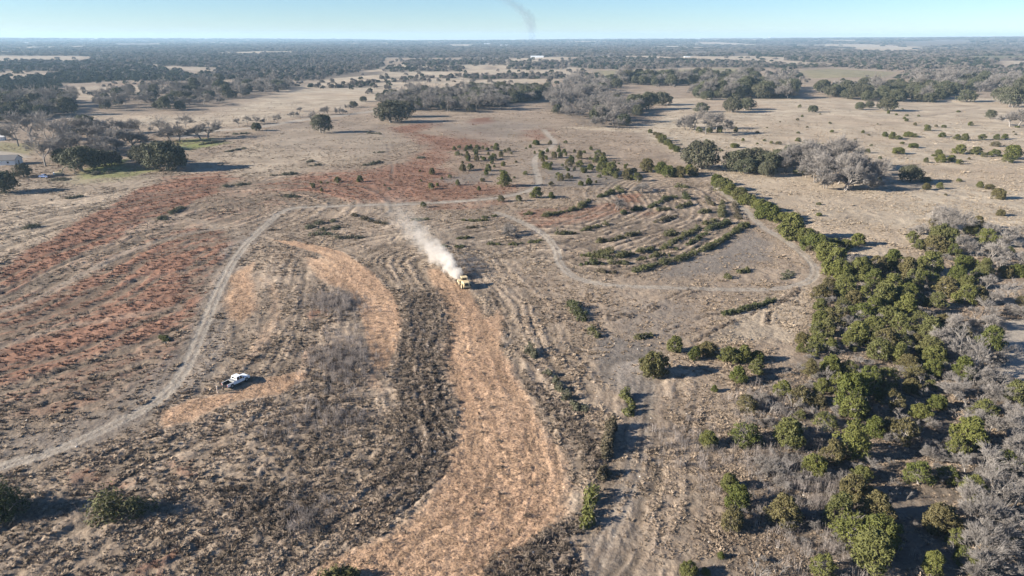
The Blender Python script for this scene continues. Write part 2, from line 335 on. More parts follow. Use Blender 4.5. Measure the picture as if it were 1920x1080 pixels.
streak([(1020,490),(1100,513),(1184,511),(1273,487),(1335,463),(1402,423),(1400,390),(1365,365)], 85, 30, 1.4, 1.35, -1, 3, 3.1)
streak([(815,490),(870,570),(895,680),(940,800),(930,900),(850,1000),(740,1100)], 30, 45, .9, 1.5, 0, 4)
streak([(505,440),(600,470),(680,530),(715,600),(715,700)], 12, 12, 1.2, 1.2, 0, 5)
streak([(1218,700),(1205,800),(1188,880),(1130,1020),(1090,1100)], 14, 16, 1.3, 1.2, 0, 6)
S = .5 + (S - .5) * (1 - .35 * np.clip(M['mulch'], 0, 1)) * (1 - .9 * np.clip(M['road'] * 1.6 + M['grey'] * .35, 0, 1))
# heights ------------------------------------------------------
s_dark = np.clip(M['dark'], 0, 1); s_gr = np.clip(1 - M['mulch'] - M['road'] * .8 - M['grey'] * .5, 0, 1)
near = 1 - sstep(300, 700, RR)
# streaky clumps running along the old rows on the left, round clumps elsewhere
ang = math.radians(38); U = X * math.cos(ang) + Y * math.sin(ang); W = -X * math.sin(ang) + Y * math.cos(ang)
rowz = fbm(U / 9 + wx * 1.2, W / 1.5 + wy * 2.5, 41, 2)
leftm = sstep(20, -40, X - Y * -.18)
cl = fbm(X / 1.6, Y / 1.6, 51, 3)
cl2 = fbm(X / .8, Y / .8, 57, 2)
Z = ridge.copy() + near * (S - .5) * (.42 - .28 * np.clip(M['mulch'] + M['road'], 0, 1))
Z += near * s_gr * (.42 * (cl - .5) + .14 * (cl2 - .5)) + near * leftm * s_gr * .3 * (rowz - .5)
Z += near * s_dark * (1.0 * np.clip(cl - .42, 0, 1) + .6 * (cl2 - .5))
Z += near * np.clip(M['mulch'], 0, 1) * (.16 * (cl - .5) + .16 * (cl2 - .5))
Z += near * (fbm(X / 90, Y / 90, 61, 2) - .5) * 1.2
Z += (1 - near) * (fbm(X / 160, Y / 160, 63, 2) - .5) * sstep(500, 1500, RR) * 6
hill = sstep(3500, 13500, RR)
Z += hill * (10 + 34 * sstep(.15, .7, vn(X / 2600 + 4.3, Y / 5000, 71)) + np.clip((TG.ravel() - .12) / .5, 0, 1) * 42 + np.clip((-TG.ravel() - .1) / .5, 0, 1) * 22) * 1.0 - hill * 14
M['red'] *= np.where(leftm > .5, .5 + .65 * sstep(.36, .58, .35 * rowz + .65 * S), .7 + .5 * vn(X / 5, Y / 5, 91))
patch = fbm(X / 22, Y / 22, 95, 3)
M['tan'] = np.clip(M['tan'] + (patch - .5) * .5 * (M['tan'] < .2) * near, 0, 1)
for k in M: M[k] = np.clip(M[k], 0, 1)
ZG = Z.reshape(NR, NTH)
def height(x, y):
    x = np.asarray(x, float); y = np.asarray(y, float); R_ = np.hypot(x, y); T_ = np.arctan2(x, y)
    i = np.clip(np.searchsorted(rr, R_) - 1, 0, NR - 2); j = np.clip(np.searchsorted(th, T_) - 1, 0, NTH - 2)
    a = np.clip((R_ - rr[i]) / (rr[i + 1] - rr[i]), 0, 1); b = np.clip((T_ - th[j]) / (th[j + 1] - th[j]), 0, 1)
    return (ZG[i, j] * (1 - a) + ZG[i + 1, j] * a) * (1 - b) + (ZG[i, j + 1] * (1 - a) + ZG[i + 1, j + 1] * a) * b
def maskat(k, x, y):
    R_ = np.hypot(x, y); T_ = np.arctan2(x, y)
    i = np.clip(np.searchsorted(rr, R_), 0, NR - 1); j = np.clip(np.searchsorted(th, T_), 0, NTH - 1)
    return M[k].reshape(NR, NTH)[i, j]
ii = np.arange(N).reshape(NR, NTH)
quads = np.stack([ii[:-1, :-1].ravel(), ii[:-1, 1:].ravel(), ii[1:, 1:].ravel(), ii[1:, :-1].ravel()], 1)
def ground_material():
    m = mat('ground', rough=.95, spec=.1); q = NT(m)
    tc = q.n('ShaderNodeTexCoord').outputs['Object']
    a = q.n('ShaderNodeAttribute', attribute_name='ma'); b = q.n('ShaderNodeAttribute', attribute_name='mb')
    sa = q.n('ShaderNodeSeparateColor'); q.l(a.outputs['Color'], sa.inputs[0]); sb = q.n('ShaderNodeSeparateColor'); q.l(b.outputs['Color'], sb.inputs[0])
    n_f = q.noise(tc, 2.2, 4, .65); n_m = q.noise(tc, .45, 3); n_l = q.noise(tc, .06, 3); n_x = q.noise(tc, .012, 3)
    brk = q.math('SUBTRACT', q.math('ADD', q.math('MULTIPLY', n_f, .6), q.math('MULTIPLY', n_m, .5)), .55)
    def edge(v, k=1.0): return q.rng(q.math('ADD', v, q.math('MULTIPLY', brk, k)), .12, .88, 0, 1, True)
    base = q.mix(q.rng(n_l, .3, .7), (.19, .147, .112), (.26, .205, .155))
    base = q.mix(q.rng(n_m, .35, .7), base, (.29, .235, .18))
    tan = q.mix(q.rng(n_l, .35, .7), (.31, .26, .20), (.41, .35, .27)); tan = q.mix(q.rng(n_x, .4, .65), tan, (.34, .275, .205))
    col = q.mix(edge(sa.outputs[1]), base, tan)
    red = q.mix(q.rng(n_m, .3, .7), (.165, .088, .06), (.225, .13, .09))
    col = q.mix(edge(sa.outputs[0], .9), col, red)
    col = q.mix(edge(sa.outputs[2], .7), col, q.mix(n_m, (.15, .13, .115), (.20, .178, .155)))
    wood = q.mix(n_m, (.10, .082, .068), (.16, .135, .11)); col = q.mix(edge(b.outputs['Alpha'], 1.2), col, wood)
    green = q.mix(n_l, (.14, .17, .05), (.19, .20, .075)); col = q.mix(edge(sb.outputs[2], .5), col, green)
    vo = q.n('ShaderNodeTexVoronoi', feature='F1'); q.l(tc, vo.inputs['Vector']); vo.inputs['Scale'].default_value = 5.0
    vs_ = q.n('ShaderNodeSeparateColor'); q.l(vo.outputs['Color'], vs_.inputs[0])
    chips = q.mix(vs_.outputs[0], (.34, .213, .138), (.475, .328, .22)); chips = q.mix(q.rng(n_l, .35, .7), chips, (.41, .28, .185))
    chips = q.mix(q.rng(vs_.outputs[1], .82, .9), chips, (.20, .135, .09))
    col = q.mix(edge(a.outputs['Alpha'], .9), col, chips)
    col = q.mix(edge(sb.outputs[0], 1.0), col, q.mix(n_f, (.10, .08, .066), (.17, .138, .112)))
    col = q.mix(edge(sb.outputs[1], .6), col, q.mix(n_m, (.26, .228, .192), (.34, .30, .25)))
    var = q.rng(n_f, .25, .75, .62, 1.32); col = q.mix(1.0, col, q.grey(var), 'MULTIPLY')
    q.l(col, q.b.inputs['Base Color'])
    pat = q.rng(q.noise(tc, .03, 5, .65), .3, .7, .78, 1.2); col2 = q.mix(1.0, col, q.grey(pat), 'MULTIPLY'); stk = q.n('ShaderNodeAttribute', attribute_name='streak'); col2 = q.mix(1.0, col2, q.grey(q.rng(stk.outputs['Fac'], .25, .75, .68, 1.32)), 'MULTIPLY'); q.l(col2, q.b.inputs['Base Color'])
    n_b = q.math('ADD', q.noise(tc, 1.1, 5, .7), q.math('MULTIPLY', q.noise(tc, .22, 3, .6), 1.6))
    bp = q.n('ShaderNodeBump'); bp.inputs['Distance'].default_value = .35; bp.inputs['Strength'].default_value = .75; q.l(n_b, bp.inputs['Height']); q.l(bp.outputs[0], q.b.inputs['Normal'])
    return m
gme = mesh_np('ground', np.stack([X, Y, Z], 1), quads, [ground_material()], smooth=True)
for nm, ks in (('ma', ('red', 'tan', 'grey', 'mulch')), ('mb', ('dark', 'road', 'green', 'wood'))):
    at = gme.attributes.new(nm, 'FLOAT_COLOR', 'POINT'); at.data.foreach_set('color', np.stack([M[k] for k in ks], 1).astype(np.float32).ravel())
at = gme.attributes.new('streak', 'FLOAT', 'POINT'); at.data.foreach_set('value', S.astype(np.float32))
ground = put('ground', gme); tag(ground, 'rolling ranch land with dry grass, red grass, bare soil, mulch and two-track roads', 'ground', kind='structure')

# ------------------------------------------------------------------ vegetation materials
def leaf_mat(name, c0, c1, c2=None, trans=.12, hue=True):
    m = mat(name, c0, .75, spec=.15); q = NT(m)
    oi = q.n('ShaderNodeObjectInfo'); tc = q.n('ShaderNodeTexCoord').outputs['Object']
    col = q.mix(q.rng(q.noise(tc, 2.2, 3), .3, .7), c0, c1); col = q.mix(q.rng(q.noise(tc, 14, 1), .35, .75), col, c1)
    if c2: col = q.mix(q.math('MULTIPLY', oi.outputs['Random'], .9), col, c2)
    if c2 and hue: col = q.mix(q.rng(oi.outputs['Random'], .72, .8, 0, .6), col, (c1[0] * .8, c1[1] * .62, c1[2] * 1.2)); col = q.mix(q.rng(oi.outputs['Random'], .3, .2, 0, .5), col, (c0[0] * .45, c0[1] * .55, c0[2] * .8))
    q.l(col, q.b.inputs['Base Color'])
    tr = q.n('ShaderNodeBsdfTranslucent'); q.l(col, tr.inputs[0]); mx = q.n('ShaderNodeMixShader'); mx.inputs[0].default_value = trans
    out = q.t.nodes['Material Output']; q.l(q.b.outputs[0], mx.inputs[1]); q.l(tr.outputs[0], mx.inputs[2]); q.l(mx.outputs[0], out.inputs[0])
    return m
def bark_mat(name, c0, c1):
    m = mat(name, c0, .9, spec=.1); q = NT(m); oi = q.n('ShaderNodeObjectInfo'); tc = q.n('ShaderNodeTexCoord').outputs['Object']
    col = q.mix(q.rng(q.noise(tc, 5, 3), .3, .7), c0, c1); col = q.mix(q.math('MULTIPLY', oi.outputs['Random'], .35), col, (c0[0] * .55, c0[1] * .55, c0[2] * .55))
    q.l(col, q.b.inputs['Base Color']); return m
MJ = leaf_mat('juniper_leaf', (.084, .098, .024), (.155, .160, .040), (.08, .082, .044))
MJD = leaf_mat('juniper_leaf_dull', (.075, .085, .03), (.12, .125, .05), (.09, .08, .045))
MO = leaf_mat('oak_leaf', (.060, .068, .040), (.10, .105, .065), (.09, .085, .06), hue=False)
MB = bark_mat('bare_bark', (.215, .198, .186), (.31, .288, .27))
MBW = bark_mat('weathered_bark', (.18, .165, .155), (.285, .265, .25))
MT = bark_mat('trunk_bark', (.16, .13, .105), (.24, .20, .17))

# ------------------------------------------------------------------ tree shapes
def unit(v): return v / (np.linalg.norm(v, axis=-1, keepdims=True) + 1e-9)
def leaves(P, Nrm, size, rg, asp=1.7, jit=.8):
    """one leaf-spray quad at each point"""
    n = len(P); nn = unit(Nrm + rg.normal(0, jit, (n, 3))); t = unit(np.cross(nn, rg.normal(0, 1, (n, 3)))); b = np.cross(nn, t)
    s = (size * rg.uniform(.6, 1.35, n))[:, None]; t = t * s * asp * .5; b = b * s * .5
    tip = rg.uniform(.25, .6, n)[:, None]
    V = np.stack([P - t - b * .7, P - t + b * .7, P + t + b * tip, P + t - b * tip], 1).reshape(-1, 3)
    return V, np.arange(4 * n).reshape(n, 4)
def tubes(S, sides=3):
    """S rows: p0(3) p1(3) r0 r1"""
    S = np.asarray(S, float); p0, p1 = S[:, :3], S[:, 3:6]; d = unit(p1 - p0)
    ref = np.where(np.abs(d[:, 2:3]) < .9, np.array([[0, 0, 1.]]), np.array([[1., 0, 0]])); a = unit(np.cross(d, ref)); b = np.cross(d, a)
    k = np.arange(sides) * 2 * math.pi / sides; ca, sa = np.cos(k)[None, :, None], np.sin(k)[None, :, None]
    ring = a[:, None] * ca + b[:, None] * sa
    V = np.concatenate([p0[:, None] + ring * S[:, 6][:, None, None], p1[:, None] + ring * S[:, 7][:, None, None]], 1)
    n = len(S); base = (np.arange(n) * 2 * sides)[:, None]; j = np.arange(sides); j2 = (j + 1) % sides
    Q = np.stack([base + j, base + j2, base + sides + j2, base + sides + j], 2).reshape(-1, 4)
    return V.reshape(-1, 3), Q
def crown_mesh(name, seed, m, H=1.5, nl=80, nleaf=48, size=.075, flat=1.0, low=.12, lob=(.20, .33), taper=.0, gaps=.0):
    rg = np.random.default_rng(seed); Pl, Nl = [], []; cs = []
    bump = rg.uniform(.6, 1.15, 8); ph = rg.uniform(0, 6.28)
    for i in range(nl):
        a = rg.uniform(0, 2 * math.pi); t = rg.uniform(0, 1) ** .8
        z = low * H + (H - low * H - .1) * t
        prof = math.sqrt(max(0.03, 1 - ((t - .28) / .76) ** 2)) if t > .28 else .72 + t
        prof *= (1 - taper * t)
        rad = prof * bump[int((a + ph) / 6.2832 * 8) % 8] * rg.uniform(.45, .86)
        if rg.uniform() < gaps: continue
        c = np.array([rad * math.cos(a), rad * math.sin(a) * flat, z]); lr = rg.uniform(*lob) * (1 - .3 * t); cs.append(c)
        out = unit(c * np.array([1, 1, .6]) + np.array([0, 0, -.25 * H]) + np.array([0, 0, .25]))
        k = int(nleaf * rg.uniform(.7, 1.2)); d = unit(rg.normal(0, 1, (k * 2, 3))); d = d[(d @ out) > -.35][:k]
        Pl.append(c + d * lr * rg.uniform(.65, 1.08, (len(d), 1)) * np.array([1, 1, .85])); Nl.append(d + np.array([0, 0, .35]))
    P = np.concatenate(Pl); Nn = np.concatenate(Nl)
    V, Q = leaves(P, Nn, size, np.random.default_rng(seed + 1)); V[:, 2] = np.maximum(V[:, 2], .01)
    return mesh_np(name, V, Q, [m]), cs
def trunk_mesh(name, cs, seed, m, r=.075, stems=2, H=1.4, fine=60):
    rg = np.random.default_rng(seed); S = []
    for s in range(stems):
        top = np.array([rg.normal(0, .18), rg.normal(0, .18), H * .55]); p = np.array([rg.normal(0, .05), rg.normal(0, .05), -.06]); mid = (p + top) / 2 + rg.normal(0, .05, 3)
        S += [np.r_[p, mid, r, r * .8], np.r_[mid, top, r * .8, r * .45]]
        for c in random.Random(seed + s).sample(cs, min(len(cs), fine // stems)):
            q = mid * (1 - (f := rg.uniform(.1, .9))) + top * f; k = (q + c) / 2 + rg.normal(0, .06, 3)
            S += [np.r_[q, k, r * .35, r * .22], np.r_[k, c + (c - q) * .12, r * .22, r * .06]]
            for _ in range(2): S.append(np.r_[k, c + rg.normal(0, .16, 3), r * .15, r * .04])
    V, Q = tubes(S, 4); return mesh_np(name, V, Q, [m])
def bare_mesh(seed, m, stems=1, spread=.75, H=1.0, levels=5, kids=(5, 4, 4, 4, 4), r0=.05, fine=1.0, lean=0):
    """returns trunk mesh and branch mesh of a leafless tree, about 1 wide (radius) """
    rg = np.random.default_rng(seed); T, B = [], []; fr = []
    for s in range(stems):
        a = rg.uniform(0, 6.28); d = unit(np.array([math.cos(a) * .35 * (stems > 1) + lean, math.sin(a) * .35 * (stems > 1), 1.])); p = np.array([math.cos(a), math.sin(a), 0]) * .12 * (stems > 1) + [0, 0, -.05]
        L = .30 * H * rg.uniform(.8, 1.2); e = p + d * L; T.append(np.r_[p, e, r0, r0 * .75]); fr.append((e, d, L, r0 * .7, 1))
    while fr:
        p, d, L, r, lv = fr.pop()
        if lv > levels: continue
        nk = max(2, int(round(kids[lv - 1] * (1 if lv > 1 else 1 / max(1, stems * .5)) + rg.normal(0, .5))))
        for k in range(nk):
            nd = unit(d + unit(rg.normal(0, 1, 3)) * spread * (1.15 if lv == 1 else .85) + np.array([p[0] * .35, p[1] * .35, .12 if lv < 3 else .02]))
            if nd[2] < -.1: nd[2] *= -.3
            l = L * rg.uniform(.62, .98) * (.95 if lv > 1 else 1.05); f = rg.uniform(.45, 1) if lv > 1 else 1
            st = p - d * L * (1 - f); mid = st + nd * l * .5 + rg.normal(0, .07 * l, 3); e = mid + unit(nd + rg.normal(0, .25, 3)) * l * .5
            r1 = r * rg.uniform(.5, .68); dst = T if lv == 1 else B; rr_ = max(r1, .0042 * fine)
            dst.append(np.r_[st, mid, max(r * .72, rr_), rr_ * 1.05]); dst.append(np.r_[mid, e, rr_ * 1.05, rr_ * .8 if lv < levels else rr_ * .5])
            fr.append((e, unit(e - mid), l, r1, lv + 1))
    T, B = np.array(T), np.array(B); rad = np.percentile(np.hypot(B[:, 3], B[:, 4]), 96); sc_ = 1 / rad
    T[:, :6] *= sc_; B[:, :6] *= sc_; zt = np.percentile(B[:, 5], 98); T[:, 6:] *= min(1.3, sc_); 
    return (mesh_np('trunk', *tubes(T, 5), [m]), mesh_np('branches', *tubes(B, 3), [m]), zt)
JUN = []     # (crown, trunk, height, word)
for k, (H, nl, nf, sz, tp, gp, wd) in enumerate([(1.45, 95, 52, .07, .1, 0, 'round'), (1.3, 85, 55, .07, 0, .05, 'low spreading'), (1.95, 95, 50, .075, .3, 0, 'tall'), (1.5, 75, 46, .075, .15, .12, 'open'), (1.65, 90, 50, .07, .2, .05, 'full'), (1.4, 60, 42, .08, .05, .2, 'thin'), (1.75, 70, 60, .058, .45, .1, 'pointed'), (1.2, 60, 60, .058, 0, .28, 'ragged'), (1.55, 55, 64, .06, .1, .3, 'gappy')]):
    c, cs = crown_mesh('crown', 100 + k, MJ, H, nl, nf, sz, 1, .1, (.19, .32), tp, gp); JUN.append((c, trunk_mesh('trunk', cs, 200 + k, MB if k in (3, 5, 7, 8) else MT, .06, 3, H, 80 if k in (3, 5, 7, 8) else 36), H, wd))
OAK = []
for k, (H, nl, nf, sz) in enumerate([(1.25, 80, 60, .06), (1.1, 80, 60, .06), (1.4, 75, 60, .06), (1.2, 60, 55, .065)]):
    c, cs = crown_mesh('crown', 300 + k, MO, H, nl, nf, sz, 1, .22, (.2, .34), 0, .04); OAK.append((c, trunk_mesh('trunk', cs, 400 + k, MBW, .07, 2, H, 40), H, 'oak'))
BARE = []
for k, (st, sp, lv, kd, ln) in enumerate([(2, .8, 5, (6, 4, 4, 5, 4), 0), (3, .75, 5, (6, 4, 4, 5, 4), .1), (4, .7, 5, (6, 4, 4, 4, 4), 0), (2, .9, 5, (7, 4, 4, 4, 5), -.1), (4, .6, 5, (4, 3, 3, 4, 4), 0)]):
    t, b, z = bare_mesh(500 + k, MB, st, sp, .62, lv, kd, .028, 1.0, ln); BARE.append((t, b, z, 'bare'))
BAREG = []   # darker weathered grey, for the groves further off
for k in range(4):
    t, b, z = bare_mesh(520 + k, MBW, 1 + k % 2, .85, .75, 5, (5, 4, 4, 5, 4), .035, 1.35); BAREG.append((t, b, z, 'bare'))
SAP = []     # upright thin leafless saplings
for k in range(3):
    t, b, z = bare_mesh(540 + k, MB, 3, .42, 1.5, 4, (3, 4, 4, 3), .03, 1.1); SAP.append((t, b, z, 'sapling'))

NCOUNT = {}
def plant(name, var, px, py, w, label, cat, group, hs=None, rz=None, sq=None, zfac=.5):
    """a tree whose crown's centre shows at (px,py), w photo pixels wide"""
    A, B, H = var[0], var[1], var[2]; hs = hs or random.uniform(.9, 1.1)
    x, y = G(px, py)
    for _ in range(3):
        rad = .5 * w * depth(x, y) / F; zc = rad * H * hs * zfac; x, y = G(px, py, zc)
    if y < 20: return None
    return plant_at(name, var, x, y, rad, label, cat, group, hs, rz)
def plant_at(name, var, x, y, rad, label, cat, group, hs=1.0, rz=None):
    e = bpy.data.objects.new(name, None); C.objects.link(e); e.empty_display_size = .3
    e.location = (x, y, float(height(x, y)) - .05); e.rotation_euler = (0, 0, random.uniform(0, 6.28) if rz is None else rz)
    s = rad * 1.05; e.scale = (s * random.uniform(.92, 1.08), s * random.uniform(.92, 1.08), s * hs)
    for me in var[:2]: put(me.name.split('.')[0], me, e)
    tag(e, label, cat, group); NCOUNT[cat] = NCOUNT.get(cat, 0) + 1
    return e
def pick(L, *k): return L[k[0]] if k else random.choice(L)

# ---- hand-placed junipers -------------------------------------------------
JL = {'wood': ('juniper crowded among others in the evergreen wood beside the looping track', 'junipers of the dense wood'),
      'edge': ('juniper standing among grey leafless saplings and dark shade in the open wood', 'junipers of the open wood'),
      'hedge': ('juniper in the evergreen row that runs along the curving track', 'junipers of the row'),
      'scrub': ('green juniper in the mixed scrub beside the big silvery leafless trees', 'junipers of the mixed scrub')}
def jun(px, py, w, g, v=None, label=None, hs=None):
    v = random.choice(range(9)) if v is None else v; L, grp = JL[g]; w *= 1.0 if label else {'wood': 1.4, 'edge': 1.32, 'hedge': 1.35, 'scrub': 1.3}[g]
    if label: plant('juniper_tree', JUN[v], px, py, w, label, 'juniper', None, hs)
    else: plant('juniper_tree', JUN[v], px, py, w, f'{JUN[v][3]} ' + L, 'juniper', grp + ', ' + JUN[v][3], hs)
jun(1228, 684, 62, 'edge', 0, 'big round juniper alone on grass, casting a long wedge of shadow')
jun(1340, 728, 16, 'edge', 4, 'small bushy juniper alone on the grass beside the leafless saplings')
jun(1330, 823, 42, 'edge', 0, 'rounded juniper standing apart on grey grass west of the open wood')
jun(1352, 1040, 17, 'edge', 4, 'tiny bright juniper seedling on grass beside a pair of stacked junipers')
for a in [(1266,645,40,3),(1304,662,28,4),(1328,655,38,0),(1368,665,40,0),(1396,664,38,4),(1420,668,30,1),(1386,702,38,4),(1420,688,36,3)]:
    plant('juniper_tree', JUN[a[3]], a[0], a[1], a[2], 'juniper in the small clump beside the lone round juniper', 'juniper', 'junipers of the small clump')
for a in [(1400,757,37),(1500,743,40),(1470,730,30),(1533,750,30),(1547,790,36),(1502,778,20),(1400,815,50),(1482,812,52),(1527,873,42),(1563,848,42),(1600,827,60),(1603,765,52),(1595,735,56),(1632,728,50),(1667,747,43),(1710,727,30),(1727,773,30),(1760,757,30),(1695,808,46),(1668,802,40),(1640,802,36),(1747,723,20),(1820,815,50),(1793,838,34),(1843,773,44),(1907,737,40),(1727,890,46),(1777,890,36),(1883,867,42),(1827,917,44),(1600,917,50),(1617,890,30),(1470,960,50),(1577,957,60),(1643,955,52),(1600,995,64),(1645,1000,64),(1640,1036,66),(1763,973,56),(1790,1007,32),(1807,1043,36),(1543,1060,44),(1752,1060,38),(1830,1066,34),(1293,1067,30),(1323,1070,14),(1907,1010,30),(1367,903,30),(1575,720,36),(1540,725,26)]: jun(*a, 'edge')
jun(1383, 930, 56, 'edge', 2, 'tall bright green juniper rising behind a duller one at the wood margin'); jun(1375, 972, 58, 'edge', 3, 'broad dull juniper in front of a taller green one at the wood margin')
for a in [(1343,338,24),(1356,346,26),(1372,356,28),(1388,364,28),(1405,374,30),(1424,386,30),(1443,397,32),(1467,409,36),(1487,425,36),(1508,441,40),(1532,455,42),(1558,470,40),(1567,490,40),(1580,505,36)]: jun(a[0] + random.uniform(-4, 4), a[1], a[2] * random.uniform(.75, 1.2), 'hedge', random.choice([0, 1, 4, 3]), hs=random.uniform(.75, 1.15))
for a in [(1608,448,32),(1585,458,28),(1565,456,26)]: plant('juniper_tree', JUN[0], *a, 'juniper bulging out east of the evergreen row onto pale grass', 'juniper', 'junipers beside the row')
for a in [(1675,487,32),(1647,497,36),(1613,502,36),(1630,510,30),(1705,502,32),(1745,492,42),(1793,512,26),(1588,535,36),(1555,535,30),(1540,547,24),(1617,548,28),(1640,523,32),(1672,530,34),(1713,523,34),(1742,523,34),(1778,538,36),(1705,542,26),(1757,562,30),(1660,552,40),(1688,556,36),(1723,560,24),(1702,572,34),(1580,572,28),(1538,570,24),(1563,595,40),(1620,582,32),(1538,597,26),(1552,613,30),(1535,615,24),(1610,625,38),(1640,607,32),(1668,588,34),(1690,607,36),(1647,630,30),(1665,636,40),(1685,642,36),(1727,600,36),(1747,618,40),(1507,633,22),(1535,635,30),(1558,647,24),(1600,652,12),(1747,655,40),(1502,652,16),(1525,652,26),(1650,655,42),(1688,662,30),(1750,668,36),(1717,700,32),(1665,708,38),(1628,708,38),(1590,690,34),(1560,685,34),(1520,690,28),(1860,635,42),(1808,692,34),(1813,552,34),(1837,552,30),(1807,623,26),(1747,692,30),(1600,560,30),(1640,570,30),(1715,640,26),(1600,600,22),(1590,635,24),(1705,680,28),(1770,600,22)]: jun(*a, 'wood')
for a in [(1752,413,17),(1710,443,20),(1767,438,38),(1787,443,30),(1755,457,38),(1725,458,20),(1835,417,22),(1823,427,24),(1850,443,32),(1787,467,22),(1810,490,30),(1848,502,32),(1833,513,26),(1797,513,28),(1885,508,24),(1908,507,24),(1815,528,26),(1917,563,20),(1890,470,20)]: jun(*a, 'scrub')
jun(1877, 398, 17, 'scrub', 1, 'small juniper alone on pale grass above the silvery leafless trees'); jun(1873, 363, 28, 'scrub', 1, 'low juniper pair merged into one clump on pale grass')
# ---- junipers scattered over the red and grey ground
L0, G0 = 'young juniper scattered on the red and grey grassland beside the winding track', 'young junipers on the red grassland'
pts = []
for poly, n in (([(847,275),(900,270),(960,280),(962,292),(900,300),(850,290)], 26), ([(848,292),(960,295),(1000,330),(950,345),(850,320)], 16), ([(1012,283),(1100,275),(1140,290),(1200,320),(1195,336),(1090,322),(1015,312)], 48), ([(975,270),(1060,262),(1080,280),(990,288)], 10), ([(1020,318),(1150,330),(1140,352),(1030,345)], 10), ([(560,340),(720,330),(780,350),(640,372)], 9), ([(780,310),(850,315),(840,360),(780,360)], 7)):
    P = np.array(poly, float); sd = 0; k = 0
    while k < n and sd < 4000:
        sd += 1; q = (random.uniform(P[:, 0].min(), P[:, 0].max()), random.uniform(P[:, 1].min(), P[:, 1].max()))
        if poly_sd(np.array([q[0]]), np.array([q[1]]), P)[0] > 0 and all((q[0] - p[0]) ** 2 + (q[1] - p[1]) ** 2 * 4 > 60 for p in pts): pts.append(q); k += 1
for q in pts: plant('juniper_bush', random.choice(JUN), *q, random.choice([5, 6, 7, 8, 10, 12, 15]), L0, 'bush', G0)
for a in [(793,384,13),(939,373,18),(972,372,16),(1006,362,26),(1034,367,16),(1034,345,12),(1051,330,12),(1065,330,13),(1104,340,14),(1124,330,10),(1155,328,14),(1174,333,14),(898,354,9),(905,338,12),(858,343,12),(945,336,34),(1130,310,36),(1145,318,30),(1178,325,24),(1195,332,20),(1065,306,18),(1088,308,18),(1040,292,14)]: plant('juniper_bush', random.choice(JUN), *a, L0, 'bush', G0)
for a in [(1213,310,30),(1240,315,28),(1255,322,26),(1275,322,26),(1292,318,22),(1300,322,22)]: plant('juniper_tree', JUN[0], *a, 'dark juniper in the short thicket where the evergreen row begins', 'juniper', 'thicket at the head of the row')
for t in np.linspace(0, 1, 9): plant('juniper_tree', random.choice(JUN[:2]), 1220 + 50 * t + random.uniform(-5, 5), 246 + 34 * t, random.uniform(9, 19), 'juniper in the thin evergreen line below the leafless creek trees', 'juniper', 'thin evergreen line')
L1, G1 = 'small juniper bush dotted over the pale dry field beyond the evergreen row', 'juniper bushes of the pale field'
for a in [(1738,337,24),(1737,350,18),(1763,348,18),(1798,337,14),(1838,345,20),(1856,350,20),(1685,283,25),(1612,283,14),(1627,283,14),(1603,263,10),(1650,296,10),(1660,252,16),(1674,254,16),(1684,258,14),(1704,252,18),(1716,254,14),(1692,268,9),(1713,273,20),(1767,253,18),(1795,257,18),(1810,257,16),(1843,257,18),(1870,257,18),(1884,256,16),(1800,280,28),(1760,287,18),(1737,300,14),(1765,297,22),(1784,297,20),(1800,303,16),(1830,283,28),(1867,287,24),(1867,270,20),(1900,285,36),(1890,298,26),(1847,290,16),(1377,273,18),(1460,268,14),(1447,267,9),(1497,262,14),(1510,266,12),(1393,262,9),(1420,269,7),(1535,272,12),(1773,365,8),(1535,382,12),(1536,402,12),(1500,323,22),(1613,333,20),(1647,340,20),(1700,225,9),(1820,232,14),(1500,200,9),(1420,248,8),(1560,246,8),(1618,247,9),(1740,240,16),(1770,237,12)]: plant('juniper_bush', random.choice(JUN), *a, L1, 'bush', G1, random.uniform(.6, .85))
for _ in range(45): plant('juniper_bush', random.choice(JUN), random.uniform(1290, 1915), random.uniform(203, 300), random.uniform(4, 9), L1, 'bush', G1, random.uniform(.6, .85))

# ---- leafless trees --------------------------------------------------------
BL = {'big': ('broad silvery leafless tree with spreading twigs in the scrub wood', 'silvery trees of the scrub wood'), 'sap': ('thin pale leafless sapling among the junipers of the open wood', 'leafless saplings'),
      'field': ('low grey leafless shrub clump standing in the mown rows', 'grey shrubs of the mown rows')}
def bare(px, py, w, g, L=BARE, hs=None): plant('leafless_tree', random.choice(L), px, py, w * (1.35 if g == 'big' else 1.05), BL[g][0], 'leafless tree', BL[g][1], hs)
for a in [(1813,740,60),(1880,787,66),(1850,800,50),(1830,873,72),(1887,830,60),(1897,927,76),(1840,987,86),(1880,1020,80),(1853,1040,70),(1863,1072,70),(1905,975,70),(1910,880,60),(1840,940,60),(1793,412,66),(1720,432,34),(1817,458,50),(1855,473,56),(1880,438,44),(1905,453,38),(1905,485,34),(1877,493,28),(1850,533,40),(1860,562,42),(1842,583,46),(1808,610,48),(1847,607,44),(1783,643,58),(1822,657,62),(1783,700,32),(1833,700,48),(1867,712,40),(1915,582,40),(1885,735,50),(1788,640,44),(1800,668,40),(1592,607,32),(1655,568,26),(1603,517,24),(1552,560,22),(1603,488,26),(1727,590,24),(1900,545,36),(1860,670,36),(1790,425,40),(1895,660,30),(1840,740,40),(1910,820,50),(1870,905,50)]: bare(*a, 'big')
